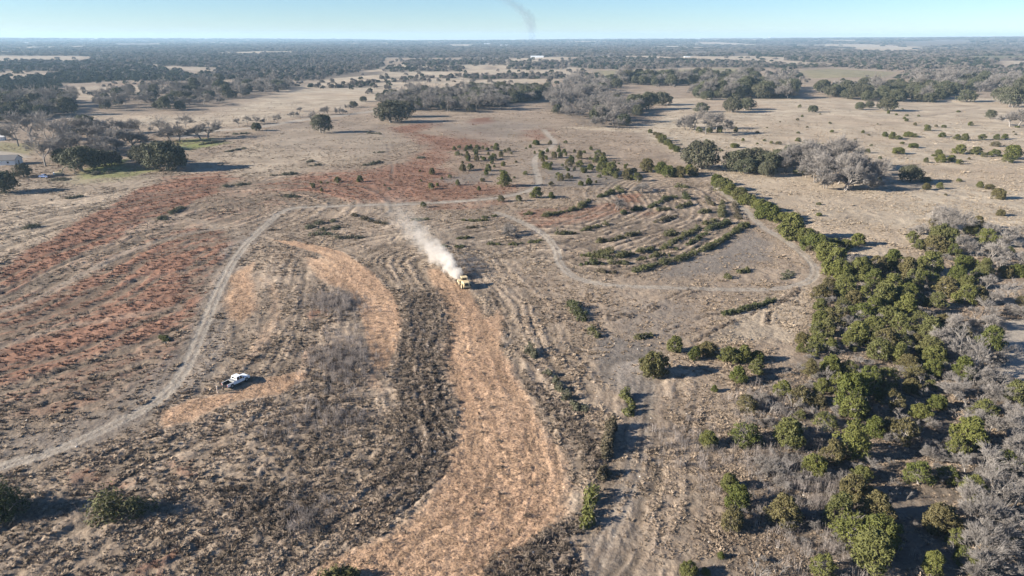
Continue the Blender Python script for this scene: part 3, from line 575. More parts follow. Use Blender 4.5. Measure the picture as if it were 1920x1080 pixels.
for a in [(1440,763,40),(1487,757,36),(1440,823,30),(1445,885,46),(1475,888,46),(1493,867,36),(1520,833,26),(1537,827,26),(1603,877,26),(1580,897,26),(1427,960,36),(1507,943,26),(1480,990,36),(1527,983,30),(1545,1017,30),(1570,1017,30),(1487,1013,30),(1557,927,18),(1637,777,22),(1420,1070,46),(1460,1067,40),(1450,690,22),(1470,695,22),(1420,715,18),(1490,685,18),(1430,870,36),(1460,860,36),(1420,900,34),(1500,900,34),(1465,910,36),(1430,780,26),(1475,775,26),(1510,1040,26),(1600,1060,26),(1700,930,24),(1690,700,18),(1530,905,26)]: bare(*a, 'sap', SAP + BARE[4:], 1.0)
for a in [(960,433,48),(1153,386,46),(1205,354,40)]: bare(*a, 'field', [BAREG[1], BAREG[3]], .75)
for a in [(1060,645,26),(1028,590,20)]: plant('leafless_tree', SAP[0], *a, 'thin pale leafless sapling beside the ruts east of the mulch', 'leafless tree', 'saplings beside the ruts', .9)
# grove east of the row: dark oaks on one side, silvery trees on the other
for a in [(1317,292,76),(1385,303,60),(1412,300,66),(1438,304,60),(1462,296,50),(1400,312,46),(1486,290,50),(1506,286,46),(1440,318,40)]: plant('oak_tree', random.choice(OAK), *a, 'dark evergreen oak in the grove on the pale field', 'oak', 'oaks of the field grove')
for a in [(1478,305,40),(1500,298,44),(1520,296,50),(1545,292,50),(1570,292,56),(1592,296,46),(1515,315,44),(1540,318,50),(1565,318,54),(1590,318,50),(1615,316,46),(1632,325,44),(1580,336,54),(1550,335,44),(1610,338,40),(1640,343,32)]: plant('leafless_tree', random.choice(BARE[:4]), a[0], a[1], a[2] * 1.45, 'grey leafless tree packed into the grove beside dark evergreen oaks', 'leafless tree', 'leafless trees of the field grove', 1.25)
plant('oak_tree', OAK[0], 1708, 327, 44, 'grey-green oak alone just east of the leafless grove', 'oak', None)
plant('oak_tree', OAK[2], 603, 233, 42, 'dark dense oak alone on pale grass below the gravel road', 'oak', None)
for a in [(1315,202,26),(1523,205,20),(1613,200,20),(1630,197,18),(1663,197,34),(1543,163,30),(1813,180,30),(1857,215,18),(1327,180,24),(1357,175,22),(713,182,20),(680,185,15),(662,195,15),(1028,163,20),(1900,183,42),(1880,180,34),(733,210,56),(755,205,40),(1375,197,34),(1400,196,34),(1190,193,44),(1215,190,34),(1240,186,34),(1175,200,30),(1157,157,26),(480,238,18)]: plant('oak_tree', random.choice(OAK), a[0], a[1], a[2] * 1.15, 'dark round oak standing loose on the dry open range', 'oak', 'loose oaks of the open range')
for a in [(1303,228,36),(1325,230,36),(1345,228,30),(1903,223,46),(1290,235,26),(1360,236,24)]: plant('leafless_tree', random.choice(BAREG), a[0], a[1], a[2] * 1.4, 'low grey leafless bush on the pale field beyond the creek', 'leafless tree', 'grey bushes beyond the creek', 1.0)
for a in [(1330,240,18),(1350,242,16),(1310,243,14),(1380,243,12)]: plant('juniper_tree', random.choice(JUN), *a, 'green juniper beside the low grey bushes beyond the creek', 'juniper', 'junipers beyond the creek')
# farmstead grove on the left
for a in [(307,293,72),(330,297,50),(285,290,56),(262,290,46),(150,299,62),(122,294,46),(182,298,46),(208,297,40),(2,342,54),(40,320,34),(157,232,44),(140,240,36)]: plant('oak_tree', random.choice(OAK), a[0], a[1], a[2] * 1.1, 'dusky evergreen oak in the farmstead grove beside the green lawn', 'oak', 'oaks of the farmstead grove')
for a in [(80,287,56),(143,272,66),(190,273,60),(227,265,66),(93,253,60),(53,240,60),(172,240,50),(217,237,46),(263,240,36),(300,240,32),(383,247,50),(327,250,44),(347,228,24),(115,268,40),(240,255,40),(30,255,46),(205,285,40),(165,255,46),(120,240,40)]: plant('leafless_tree', random.choice(BAREG), a[0], a[1], a[2] * 1.4, 'dark grey leafless tree in the farmstead grove', 'leafless tree', 'leafless trees of the farmstead grove', .85)
for a in [(547,215,22),(463,225,20),(447,230,18),(497,227,18),(613,207,26),(587,217,20),(640,208,24),(520,222,18),(480,225,16),(655,200,18),(565,205,16)]: plant('leafless_tree', random.choice(BAREG), *a, 'small leafless tree along the pale gravel road', 'leafless tree', 'trees along the gravel road')
plant('leafless_tree', BARE[3], 1120, 212, 26, 'bleached white dead tree leaning before the grey creek thicket', 'leafless tree', None)
# groves counted tree by tree
MWL = ['broken woodland on the plain behind the farmstead', 'oak belt behind the farmstead', 'tree row edging the green field', 'long thicket behind the red grassland', 'dark evergreen belt on the open plain', 'grey creek thicket behind the red grassland', 'dark grove on the far pale field', 'grey woodland behind the far dark grove', 'grove beside the reddish clearing']
THICK = []
for (P, spc, ev), wl in zip(MIDW, MWL):
    Pw = GP(P); got = []; tr = 0; x0, y0 = Pw.min(0); x1, y1 = Pw.max(0)
    nmax = {0: 60, 3: 62, 5: 58, 7: 26}.get(MWL.index(wl), 44)
    while len(got) < nmax * 2.6 and tr < 3000:
        tr += 1; x, y = random.uniform(x0, x1), random.uniform(y0, y1)
        if any((x - a) ** 2 + (y - b) ** 2 < spc * spc for a, b in got): continue
        if poly_sd(np.array([x]), np.array([y]), Pw)[0] < 0: continue
        got.append((x, y)); R = random.uniform(.65, 1.15) * max(spc, 8.5)
        if len(got) > nmax: THICK.append((x, y, R, random.random() < ev)); continue
        if random.random() < ev: plant_at('oak_tree', random.choice(OAK), x, y, R, 'dark evergreen oak in the ' + wl, 'oak', 'oaks of the ' + wl, random.uniform(.85, 1.2))
        else: plant_at('leafless_tree', random.choice(BAREG), x, y, R, 'grey leafless tree in the ' + wl, 'leafless tree', 'leafless trees of the ' + wl, random.uniform(.95, 1.3))
print('TREES', NCOUNT)

# ------------------------------------------------------------------ rows and heaps of cut brush
def brush(pts, wid=1.6, hgt=1.1, label=None, group='brush rows of the mown slope', m=None, dens=1.0, grn=True, name='brush_row', gap=.3):
    P = catmull(GP(pts), 6); L = np.r_[0, np.cumsum(np.hypot(*np.diff(P, axis=0).T))]; tot = L[-1]; c = P[len(P) // 2]
    rg = np.random.default_rng(int(abs(P[0, 0] * 31 + P[0, 1] * 17)) + 5); n = int(max(8, tot / (wid * .26)) * dens)
    s = rg.uniform(0, tot, n); lump = vn(s / 3.2, s * 0, int(tot) + 3); keep = lump > gap; s, lump = s[keep], lump[keep]; n = len(s)
    if n == 0: s = np.array([tot * .5]); lump = np.array([.7]); n = 1
    px = np.interp(s, L, P[:, 0]) + rg.normal(0, wid * .26, n); py = np.interp(s, L, P[:, 1]) + rg.normal(0, wid * .26, n)
    hz = height(px, py); Pl, Nl, S = [], [], []
    for i in range(n):
        r_ = wid * rg.uniform(.32, .6) * (.45 + 1.0 * lump[i]); hh = hgt * rg.uniform(.45, 1.1) * (.3 + 1.3 * lump[i]); k = 80
        d = unit(rg.normal(0, 1, (k, 3))); d[:, 2] = np.abs(d[:, 2]); o = np.array([px[i], py[i], hz[i]])
        Pl.append(o + d * np.array([r_, r_, hh]) * rg.uniform(.6, 1.05, (k, 1))); Nl.append(d + [0, 0, .3])
        for _ in range(4):
            q = o + [rg.normal(0, r_ * .6), rg.normal(0, r_ * .6), rg.uniform(0, hh * .7)]; e = q + unit(rg.normal(0, 1, 3) * [1, 1, .45] + [0, 0, .2]) * rg.uniform(.6, 1.5) * wid * .6; S.append(np.r_[q, e, .035, .012])
    V, Q = leaves(np.concatenate(Pl) - [c[0], c[1], 0], np.concatenate(Nl), .27, rg)
    e = bpy.data.objects.new(name, None); C.objects.link(e); zc = float(height(*c)); e.location = (c[0], c[1], zc); e.empty_display_size = .3
    V[:, 2] -= zc; put('foliage', mesh_np('foliage', V, Q, [m or MJD]), e)
    S = np.array(S); S[:, [0, 3]] -= c[0]; S[:, [1, 4]] -= c[1]; S[:, [2, 5]] -= zc
    put('branches', mesh_np('branches', *tubes(S, 3), [MBW]), e)
    tag(e, label or 'low green row of cut juniper brush left on the mown slope inside the looping track', 'brush row', group if not label else None); return e
WR = [[(1072,491),(1098,494),(1131,492)], [(1142,493),(1175,493),(1197,487),(1230,480),(1258,478)], [(1094,480),(1153,482),(1186,476),(1219,469),(1247,465),(1262,454),(1284,443),(1311,428)], [(1267,467),(1291,458),(1317,443),(1335,428),(1367,418)],
 [(1184,511),(1219,500),(1273,487),(1306,474),(1335,463),(1361,447),(1383,432),(1402,423)], [(1122,509),(1153,510)], [(1044,440),(1087,435),(1109,428),(1136,421)], [(1217,421),(1241,415),(1269,407)], [(1122,455),(1153,450),(1192,439)], [(1234,445),(1269,437)], [(1319,421),(1343,415)],
 [(1232,395),(1262,393),(1295,384)], [(1298,403),(1330,397)], [(1354,380),(1352,408)], [(1376,384),(1385,412)], [(1324,373),(1335,386)], [(1284,364),(1287,375)], [(1219,391),(1251,373),(1265,371)], [(1022,406),(1066,397),(1087,391),(1105,377)], [(1125,371),(1149,362)], [(1114,473),(1149,473)], [(1165,402),(1200,392)], [(1250,350),(1290,352)], [(1158,355),(1168,362)]]
for p in WR: brush(p, 2.0, 1.7, dens=1.5, gap=.16)
for p in [[(853,447),(893,445)], [(827,463),(870,463)], [(920,457),(967,457),(1013,450)], [(847,415),(933,413)], [(870,427),(907,427)], [(660,402),(690,412),(722,420)], [(973,403),(1000,401)], [(770,413),(800,412)], [(905,408),(930,406)]]: brush(p, 1.9, 1.0, group='brush rows beside the dust', label=None)['label'] = 'low dark row of cut brush on the flat grass around the drifting dust'
brush([(1361,520),(1405,504)], 2.0, 1.3, 'short thick green brush heap inside the bend of the looping track'); brush([(1468,523),(1485,510)], 2.4, 1.2, 'dark round brush heap in the hook of the looping track', m=MO)
brush([(1357,590),(1400,580),(1450,563)], 1.5, 1.1, 'long green brush row below the looping track, pointing at the dense wood')
brush([(1066,563),(1082,582),(1095,600)], 2.2, 1.7, 'green brush row above a second one beside the grey ruts'); brush([(1097,602),(1110,618),(1126,630)], 2.0, 1.5, 'green brush row ending at grey bare soil below another')
brush([(1190,634),(1222,628)], 1.5, 1.1, 'small green brush heap near the lone round juniper'); brush([(995,655),(1010,680),(1030,705),(1045,725),(1065,748)], 1.6, 1.8, 'dull brush line along the east margin of the mulch', m=MO)
brush([(1172,742),(1180,760),(1178,782)], 1.5, 1.8, 'upright green brush clump beside the grey track', m=MJ, dens=1.6)
brush([(1150,800),(1140,830),(1138,860),(1130,895)], 1.3, 2.3, 'tall ragged hedge of brush casting shade over the grey track', m=MJD, dens=1.8); brush([(1108,930),(1104,955),(1098,990)], 1.8, 2.2, 'olive green brush clump at the foot of the ragged hedge', m=MJ, dens=1.8)
brush([(1090,770),(1075,755)], 1.5, 1.2, 'small dark brush tangle where mulch meets dark rubble', m=MO)
for p in [[(575,430),(600,418),(630,415)], [(600,432),(640,425)], [(630,445),(675,446)], [(580,440),(620,440)]]: brush(p, 3.2, 1.5, group='dark brush heap', m=MO)['label'] = 'dark grey-green brush heap on grass above the arc of mulch'
brush([(190,965),(225,958),(258,955)], 3.8, 4.2, 'large dusky shrub clump casting a black shadow on the rough grass', m=MJD, dens=6); brush([(-30,965),(15,957)], 3.8, 4.4, 'dusky shrub at the margin of the rough grass with a long shadow', m=MJD, dens=6); brush([(620,1084),(665,1080)], 1.8, 1.5, 'low green shrub where rubble meets the mulch swath', m=MJ, dens=2)
for a in [[(120,372),(155,367)], [(50,430),(68,426)], [(300,413),(340,390)], [(680,312),(715,305)], [(770,300),(800,297)], [(520,368),(560,370)], [(570,305),(590,303)], [(420,350),(465,345)], [(510,330),(555,326)], [(580,312),(600,310)], [(690,250),(712,252)], [(425,285),(460,278)], [(375,272),(420,265)], [(160,325),(215,322)], [(440,252),(468,250)], [(700,288),(720,286)]]: brush(a, 2.6, 1.2, group='weed heaps of the pale field', m=MO, dens=1.4)['label'] = 'low dark weed clump on the pale grass below the farmstead'
brush([(195,620),(300,625)][1:] + [(312,640)], 1.4, .8, 'small green bush in the red grass rows', m=MJ)

# ------------------------------------------------------------------ uncountable cover: far woods and grass, instanced on points
def instancer(name, pts, rot, scl, idx, tint, meshes, label, cat):
    me = bpy.data.meshes.new(name); n = len(pts); me.vertices.add(n); me.vertices.foreach_set('co', np.asarray(pts, np.float32).ravel())
    def at(nm, ty, key, arr): a = me.attributes.new(nm, ty, 'POINT'); a.data.foreach_set(key, np.ascontiguousarray(arr).ravel())
    at('rot', 'FLOAT_VECTOR', 'vector', np.asarray(rot, np.float32)); at('scl', 'FLOAT_VECTOR', 'vector', np.asarray(scl, np.float32))
    at('pick', 'INT', 'value', np.asarray(idx, np.int32)); at('tint', 'FLOAT_COLOR', 'color', np.asarray(np.c_[tint, np.ones(n)], np.float32))
    o = put(name, me); ng = bpy.data.node_groups.new(name, 'GeometryNodeTree')
    ng.interface.new_socket('Geometry', in_out='INPUT', socket_type='NodeSocketGeometry'); ng.interface.new_socket('Geometry', in_out='OUTPUT', socket_type='NodeSocketGeometry')
    N_ = ng.nodes.new; gi, go, ip, jg = N_('NodeGroupInput'), N_('NodeGroupOutput'), N_('GeometryNodeInstanceOnPoints'), N_('GeometryNodeJoinGeometry')
    for k, m in reversed(list(enumerate(meshes))):
        src = bpy.data.objects.new(name + '_shape', m); oi = N_('GeometryNodeObjectInfo'); oi.inputs['Object'].default_value = src; oi.inputs['As Instance'].default_value = True
        ng.links.new(oi.outputs['Geometry'], jg.inputs[0])
    def na(nm, ty): a = N_('GeometryNodeInputNamedAttribute'); a.data_type = ty; a.inputs['Name'].default_value = nm; return a.outputs['Attribute']
    ng.links.new(gi.outputs[0], ip.inputs['Points']); ng.links.new(jg.outputs[0], ip.inputs['Instance']); ip.inputs['Pick Instance'].default_value = True
    ng.links.new(na('pick', 'INT'), ip.inputs['Instance Index']); ng.links.new(na('rot', 'FLOAT_VECTOR'), ip.inputs['Rotation']); ng.links.new(na('scl', 'FLOAT_VECTOR'), ip.inputs['Scale'])
    ng.links.new(ip.outputs[0], go.inputs[0]); md = o.modifiers.new('scatter', 'NODES'); md.node_group = ng
    return tag(o, label, cat, kind='stuff')
def tint_mat(name, rough=.9):
    m = mat(name, rough=rough, spec=.1); q = NT(m); a = q.n('ShaderNodeAttribute', attribute_name='tint', attribute_type='INSTANCER'); tc = q.n('ShaderNodeTexCoord').outputs['Object']
    q.l(q.mix(1.0, a.outputs['Color'], q.grey(q.rng(q.noise(tc, 3, 2), .3, .7, .7, 1.3)), 'MULTIPLY'), q.b.inputs['Base Color']); return m
MTINT = tint_mat('tinted_cover')
# undergrowth twigs between the junipers
us, ur = [], []
for P, n in (([(1420,740),(1520,640),(1535,540),(1600,500),(1720,510),(1800,600),(1860,640),(1870,720),(1930,760),(1930,1085),(1400,1085),(1400,800)], 400), ([(1720,430),(1920,420),(1920,560),(1790,540),(1740,470)], 70), ([(1780,600),(1880,590),(1870,700),(1930,760),(1930,1085),(1800,1085),(1820,800)], 150), ([(1465,300),(1560,285),(1650,315),(1650,350),(1560,350),(1480,325)], 60)):
    Pw = GP(P); q = rng.uniform(Pw.min(0), Pw.max(0), (n * 3, 2)); q = q[poly_sd(q[:, 0], q[:, 1], Pw) > 0][:n]; us.append(q)
us = np.concatenate(us); n = len(us); s_ = rng.uniform(.7, 2.2, n) * (1 + 1.2 * (us[:, 1] > 330)); bx = [b[1] for b in BARE] + [b[1] for b in SAP]
instancer('undergrowth', np.c_[us, height(us[:, 0], us[:, 1])], np.c_[np.zeros((n, 2)), rng.uniform(0, 6.28, n)], np.c_[s_, s_, s_ * rng.uniform(.7, 1.1, n)], rng.integers(0, len(bx), n), np.ones((n, 3)), bx, 'tangled grey leafless undergrowth between the junipers', 'undergrowth')
# far woods
lowc = [crown_mesh('far_crown', 600 + k, MTINT, [1.2, 1.0, 1.3, .9][k], 26, 16, .17, 1, .08, (.25, .4))[0] for k in range(4)]
pts, scs, tin = [], [], []
for iw, (P, dens, ev) in enumerate(WOODS):
    Pw = GP(P); r0, r1 = np.hypot(*Pw.T).min(), min(14500, np.hypot(*Pw.T).max()); T_ = np.arctan2(Pw[:, 0], Pw[:, 1]); t0, t1 = max(T_.min(), -.85), min(T_.max(), .85)
    q = 0.0045; n = int(dens * (t1 - t0) / q * math.log(r1 / r0) / .017); n = min(n, 70000)
    R_ = np.exp(rng.uniform(math.log(r0), math.log(r1), n)); A_ = rng.uniform(t0, t1, n); x, y = R_ * np.sin(A_), R_ * np.cos(A_)
    k = poly_sd(x, y, Pw) > 0; x, y, R_ = x[k], y[k], R_[k]
    k = ((maskat('tan', x, y) < .5) | (dens < .65)) & (maskat('green', x, y) < .3); x, y, R_ = x[k], y[k], R_[k]
    n = len(x); s = np.maximum(4.2, R_ * .0034) * rng.uniform(.65, 1.3, n); e = rng.uniform(0, 1, n) < ev * (.4 + 1.2 * vn(x / 170, y / 400, 33))
    g = np.array([[.16, .142, .128]]) * rng.uniform(.65, 1.25, (n, 1)); d = np.array([[.040, .047, .032]]) * rng.uniform(.7, 1.5, (n, 1))
    pts.append(np.c_[x, y, height(x, y) - .3]); scs.append(np.c_[s, s, np.minimum(s, 5.5 + R_ * .0004) * rng.uniform(.75, 1.15, n)]); tin.append(np.where(e[:, None], d, g))
pts, scs, tin = map(np.concatenate, (pts, scs, tin)); n = len(pts); print('FAR', n)
# the rest of the near thickets, too dense to count
bx = [b[1] for b in BAREG] + [o[0] for o in OAK]; T = np.array(THICK); n = len(T); s = T[:, 2] * 1.05; pk = np.where(T[:, 3] > .5, rng.integers(len(BAREG), len(bx), n), rng.integers(0, len(BAREG), n))
instancer('creek_thicket', np.c_[T[:, 0], T[:, 1], height(T[:, 0], T[:, 1])], np.c_[np.zeros(n), np.zeros(n), rng.uniform(0, 6.28, n)], np.c_[s, s, s * rng.uniform(.95, 1.3, n)], pk, np.ones((n, 3)), bx, 'grey tangle of twigs filling the thickets along the creek and range', 'thicket')
n = len(pts); instancer('far_woodland', pts, np.c_[np.zeros(n), np.zeros(n), rng.uniform(0, 6.28, n)], scs, rng.integers(0, 4, n), tin, lowc, 'grey and dark green woodland covering the plain out to the horizon', 'woodland')
# grass
def tuft(seed, nb=18, w=.16, h=.5, spread=.42, m=MTINT):
    rg = np.random.default_rng(seed); a = rg.uniform(0, 6.28, nb); r0 = rg.uniform(0, .2, nb); b = np.c_[np.cos(a) * r0, np.sin(a) * r0, np.full(nb, -.05)]
    a2 = a + rg.normal(0, .5, nb); r1 = rg.uniform(.15, spread, nb); t = np.c_[np.cos(a2) * r1, np.sin(a2) * r1, rg.uniform(.45, 1, nb) * h]; s = np.c_[-np.sin(a), np.cos(a), np.zeros(nb)] * (w * rg.uniform(.6, 1.3, nb) / 2)[:, None]
    V = np.stack([b - s, b + s, t + s * .45, t - s * .45], 1).reshape(-1, 3); return mesh_np('tuft', V, np.arange(4 * nb).reshape(nb, 4), [m])
tufts = [tuft(700 + k, 26 + 3 * k, .085 + .01 * k, .5, .5) for k in range(4)]
def scatter(n, rmin, rmax, power=1.0):
    u = rng.uniform(0, 1, n); R_ = rmin * (rmax / rmin) ** u if power == 0 else (rmin ** power + u * (rmax ** power - rmin ** power)) ** (1 / power)
    A_ = rng.uniform(-.8, .8, n); return R_ * np.sin(A_), R_ * np.cos(A_), R_
def rot_(n, tilt=0): return np.c_[rng.normal(0, tilt, n) if tilt else np.zeros(n), rng.normal(0, tilt, n) if tilt else np.zeros(n), rng.uniform(0, 6.28, n)]
x, y, R_ = scatter(400000, 74, 950, .35)
me_, ta, gr, mu, da, ro = [maskat(k, x, y) for k in ('red', 'tan', 'grey', 'mulch', 'dark', 'road')]
M['streak'] = S; clump = fbm(x / 2.2, y / 2.2, 111, 2) + (maskat('streak', x, y) - .5) * .9
mat_ = fbm(x / 13, y / 13, 131, 2); keep = (mat_ + rng.uniform(-.12, .12, len(x)) > .40) & (maskat('rut', x, y) < .25) & (maskat('wood', x, y) < .9) & (rng.uniform(0, 1, len(x)) > sstep(350, 950, R_)) & (mu < .35) & (ro < .3) & (clump + .3 * (1 - gr) + rng.uniform(-.2, .2, len(x)) > .68) & (rng.uniform(0, 1, len(x)) > gr * .7) & (me_ < .45) & (rng.uniform(0, 1, len(x)) > da * .6)
x, y, R_, ta, gr, da = x[keep], y[keep], R_[keep], ta[keep], gr[keep], da[keep]; n = len(x)
h0 = vn(x / 11, y / 11, 121)[:, None]; tint = (np.array([[.235, .183, .138]]) * (1 - h0) + np.array([[.32, .255, .19]]) * h0); tint = tint * (1 - ta[:, None] * .6) + np.array([[.39, .33, .255]]) * ta[:, None] * .6
tint = tint * (1 - da[:, None] * .45) * (.75 + .5 * sstep(.3, .7, maskat('streak', x, y)))[:, None] * rng.uniform(.75, 1.25, (n, 1)); s = rng.uniform(.3, .8, n) * (.55 + .9 * vn(x / 6, y / 6, 141)) * (1 + R_ / 420) * np.where(rng.uniform(0, 1, n) < .06, 1.6, 1)
instancer('dry_grass', np.c_[x, y, height(x, y)], rot_(n, .12), np.c_[s * 1.25, s * 1.25, s * rng.uniform(.3, .8, n) / (1 + R_ / 420)], rng.integers(0, 4, n), tint, tufts, 'tufts of grey-brown dry grass over the rough ground', 'grass'); print('GRASS', n)
x, y, R_ = scatter(240000, 74, 620, .8); rd = maskat('red', x, y); k = (rd > .42) & (maskat('rut', x, y) < .3) & (rng.uniform(0, 1, len(x)) < rd ** 1.5 * .5) & (maskat('road', x, y) < .3); x, y, R_, rd = x[k], y[k], R_[k], rd[k]; n = len(x)
tint = np.array([[.20, .115, .08]]) * rng.uniform(.7, 1.3, (n, 1)) + np.array([[.03, .025, .02]]) * rng.uniform(0, 2, (n, 1)); s = rng.uniform(.5, 1.3, n) * (1 + R_ / 600)
instancer('red_grass', np.c_[x, y, height(x, y)], rot_(n, .12), np.c_[s, s, s * rng.uniform(.35, .8, n) / (1 + R_ / 600)], rng.integers(0, 4, n), tint, tufts, 'stand of rust red bluestem grass growing in rows', 'grass'); print('RED', n)
# dark sticks and clods in the rubble
def sticks(seed, nb, L, r, m, flat=.35):
    rg = np.random.default_rng(seed); S = []
    for _ in range(nb):
        p = rg.normal(0, .3, 3) * [1, 1, 0] + [0, 0, rg.uniform(0, .25)]; d = unit(rg.normal(0, 1, 3) * [1, 1, flat]); l = L * rg.uniform(.4, 1); S.append(np.r_[p - d * l / 2, p + d * l / 2, r, r * .5])
    V, Q = tubes(S, 3); return mesh_np('sticks', V, Q, [m])
deb = [sticks(800 + k, 12, 1.3, .045, MTINT, .5) for k in range(3)] + tufts[:2]
x, y, R_ = scatter(150000, 74, 230, 1.0); da = maskat('dark', x, y); k = (da > .2) & (rng.uniform(0, 1, len(x)) < da * .5) & (maskat('road', x, y) < .3); x, y, R_, da = x[k], y[k], R_[k], da[k]; n = len(x)
tint = np.array([[.15, .122, .098]]) * rng.uniform(.5, 1.9, (n, 1)); s = rng.uniform(.5, 1.3, n)
instancer('brush_debris', np.c_[x, y, height(x, y) + .02], rot_(n, .2), np.c_[s, s, s], rng.integers(0, 5, n), tint, deb, 'dark churned debris of roots, sticks and uprooted brush', 'debris'); print('DEB', n)
chip = [sticks(820 + k, 9, .75, .03, MTINT, .25) for k in range(3)]
x, y, R_ = scatter(150000, 74, 230, 1.0); mu = maskat('mulch', x, y); k = (mu > .35) & (rng.uniform(0, 1, len(x)) < mu * .5); x, y, R_, mu = x[k], y[k], R_[k], mu[k]; n = len(x)
u = rng.uniform(0, 1, (n, 1)); tint = np.where(u < .15, np.array([[.2, .14, .10]]), np.array([[.40, .29, .20]])) * rng.uniform(.6, 1.25, (n, 1)); s = rng.uniform(.35, .9, n)
instancer('wood_chips', np.c_[x, y, height(x, y) + .02], rot_(n, .2), np.c_[s, s, s], rng.integers(0, 3, n), tint, chip, 'orange wood chips and splinters covering the mulched swath', 'mulch'); print('CHIP', n)
# grey dead weeds standing in patches
weed = []
for k in range(3):
    rg = np.random.default_rng(840 + k); S = []
    for _ in range(14):
        p = np.r_[rg.normal(0, .35, 2), 0]; e = p + [rg.normal(0, .12), rg.normal(0, .12), rg.uniform(.8, 1.8)]; S.append(np.r_[p, e, .022, .012])
        for _ in range(2): f = rg.uniform(.4, .9); q = p + (e - p) * f; S.append(np.r_[q, q + [rg.normal(0, .2), rg.normal(0, .2), .3], .012, .006])
    weed.append(mesh_np('weed', *tubes(S, 3), [MTINT]))
wp = []
for px, py, sx, sy, n in ((625, 562, 9, 4, 130), (640, 575, 8, 4, 80), (640, 655, 10, 7, 150), (655, 690, 8, 6, 90), (610, 780, 12, 5, 90), (575, 965, 3, 2, 30), (1290, 840, 8, 6, 60), (1480, 880, 10, 9, 160), (1440, 770, 8, 6, 90), (1520, 1000, 9, 8, 120)):
    c = np.array(G(px, py)); wp.append(c + rng.normal(0, 1, (n, 2)) * [sx * .5, sy])
wp = np.concatenate(wp); n = len(wp); s = rng.uniform(.6, 1.2, n)
instancer('dead_weeds', np.c_[wp, height(wp[:, 0], wp[:, 1])], rot_(n, .1), np.c_[s, s, s], rng.integers(0, 3, n), np.array([[.27, .24, .225]]) * rng.uniform(.7, 1.3, (n, 1)), weed, 'patches of standing grey dead weeds between the mulch arcs', 'weeds')
# pale limestone scattered in the rubble
def rock(seed):
    bm = bmesh.new(); bmesh.ops.create_icosphere(bm, subdivisions=1, radius=.5); rg = random.Random(seed)
    for v in bm.verts: v.co *= rg.uniform(.7, 1.25); v.co.z *= .6
    me = bpy.data.meshes.new('rock'); bm.to_mesh(me); bm.free(); me.materials.append(MTINT); return me
x, y, R_ = scatter(9000, 76, 170, 1.0); k = ((maskat('dark', x, y) > .35) & (rng.uniform(0, 1, len(x)) < .12)) | (rng.uniform(0, 1, len(x)) < .012); x, y = x[k], y[k]; n = len(x); s = rng.uniform(.15, .55, n)
instancer('limestone_rubble', np.c_[x, y, height(x, y)], rot_(n, .3), np.c_[s, s, s], rng.integers(0, 3, n), np.array([[.5, .46, .41]]) * rng.uniform(.5, 1.1, (n, 1)), [rock(k) for k in range(3)], 'pale limestone rocks strewn through the rough ground', 'rocks')

# ------------------------------------------------------------------ machines, buildings, people
def paint_mat(name, c, rough=.35, metal=0, dirt=.15):
    m = mat(name, c, rough, metal, .5); q = NT(m); tc = q.n('ShaderNodeTexCoord').outputs['Object']
    q.l(q.mix(q.rng(q.noise(tc, 3, 4), .45, .75, 0, dirt), c, (.30, .24, .17)), q.b.inputs['Base Color']); return m
M_WHITE = paint_mat('white_paint', (.80, .82, .84), .3, dirt=.08); M_GLASS = mat('dark_glass', (.012, .014, .018), .08, spec=.6); M_TYRE = paint_mat('tyre_rubber', (.02, .02, .02), .85, dirt=.35)
M_DTYRE = paint_mat('dusty_tyre', (.11, .095, .08), .95, dirt=.8); M_RIM = mat('rim_metal', (.5, .5, .52), .35, .8); M_BLACK = paint_mat('black_liner', (.016, .016, .018), .7, dirt=.1); M_CHROME = mat('chrome', (.7, .7, .72), .2, 1); M_ALU = paint_mat('aluminium', (.45, .46, .46), .45, .6, .1)
M_YEL = paint_mat('yellow_paint', (.56, .45, .26), .7, dirt=.5); M_YDUST = paint_mat('dusty_yellow', (.56, .47, .29), .6, dirt=.5); M_RED = mat('red_lens', (.45, .02, .02), .3); M_LENS = mat('lamp_lens', (.8, .8, .78), .15); M_STEEL = paint_mat('worn_steel', (.12, .11, .10), .55, .4, .4)
M_BLUE = paint_mat('blue_paint', (.10, .16, .34), .35, dirt=.1); M_WALL = paint_mat('white_wall', (.72, .72, .70), .8, dirt=.1); M_ROOF = paint_mat('grey_roof', (.11, .11, .115), .7, dirt=.1); M_TINR = paint_mat('tin_roof', (.62, .66, .70), .45, dirt=.1); M_WOOD = paint_mat('pole_wood', (.16, .12, .09), .9, dirt=.2)
def bm_obj(name, bm, m, parent, bev=0, smooth=False):
    if bev: bmesh.ops.bevel(bm, geom=[e for e in bm.edges if e.calc_face_angle(0) > .5], offset=bev, segments=2, profile=.6, affect='EDGES', clamp_overlap=True)
    bmesh.ops.recalc_face_normals(bm, faces=bm.faces); me = bpy.data.meshes.new(name); bm.to_mesh(me); bm.free(); me.materials.append(m)
    if smooth:
        for p in me.polygons: p.use_smooth = True
    return put(name, me, parent)
def hull(bm, secs):
    """loft closed sections (lists of points, same count) and cap the ends"""
    rings = [[bm.verts.new(p) for p in s] for s in secs]
    for a, b in zip(rings, rings[1:]):
        for i in range(len(a)): bm.faces.new((a[i], a[(i + 1) % len(a)], b[(i + 1) % len(a)], b[i]))
    bm.faces.new(rings[0][::-1]); bm.faces.new(rings[-1])
def box(bm, x0, x1, y0, y1, z0, z1, tx=0, ty0=0, ty1=0):
    """box; tx narrows the top in x, ty0/ty1 pull the top's ends in along y"""
    hull(bm, [[(x0, y0, z0), (x1, y0, z0), (x1, y1, z0), (x0, y1, z0)], [(x0 + tx, y0 + ty0, z1), (x1 - tx, y0 + ty0, z1), (x1 - tx, y1 - ty1, z1), (x0 + tx, y1 - ty1, z1)]])
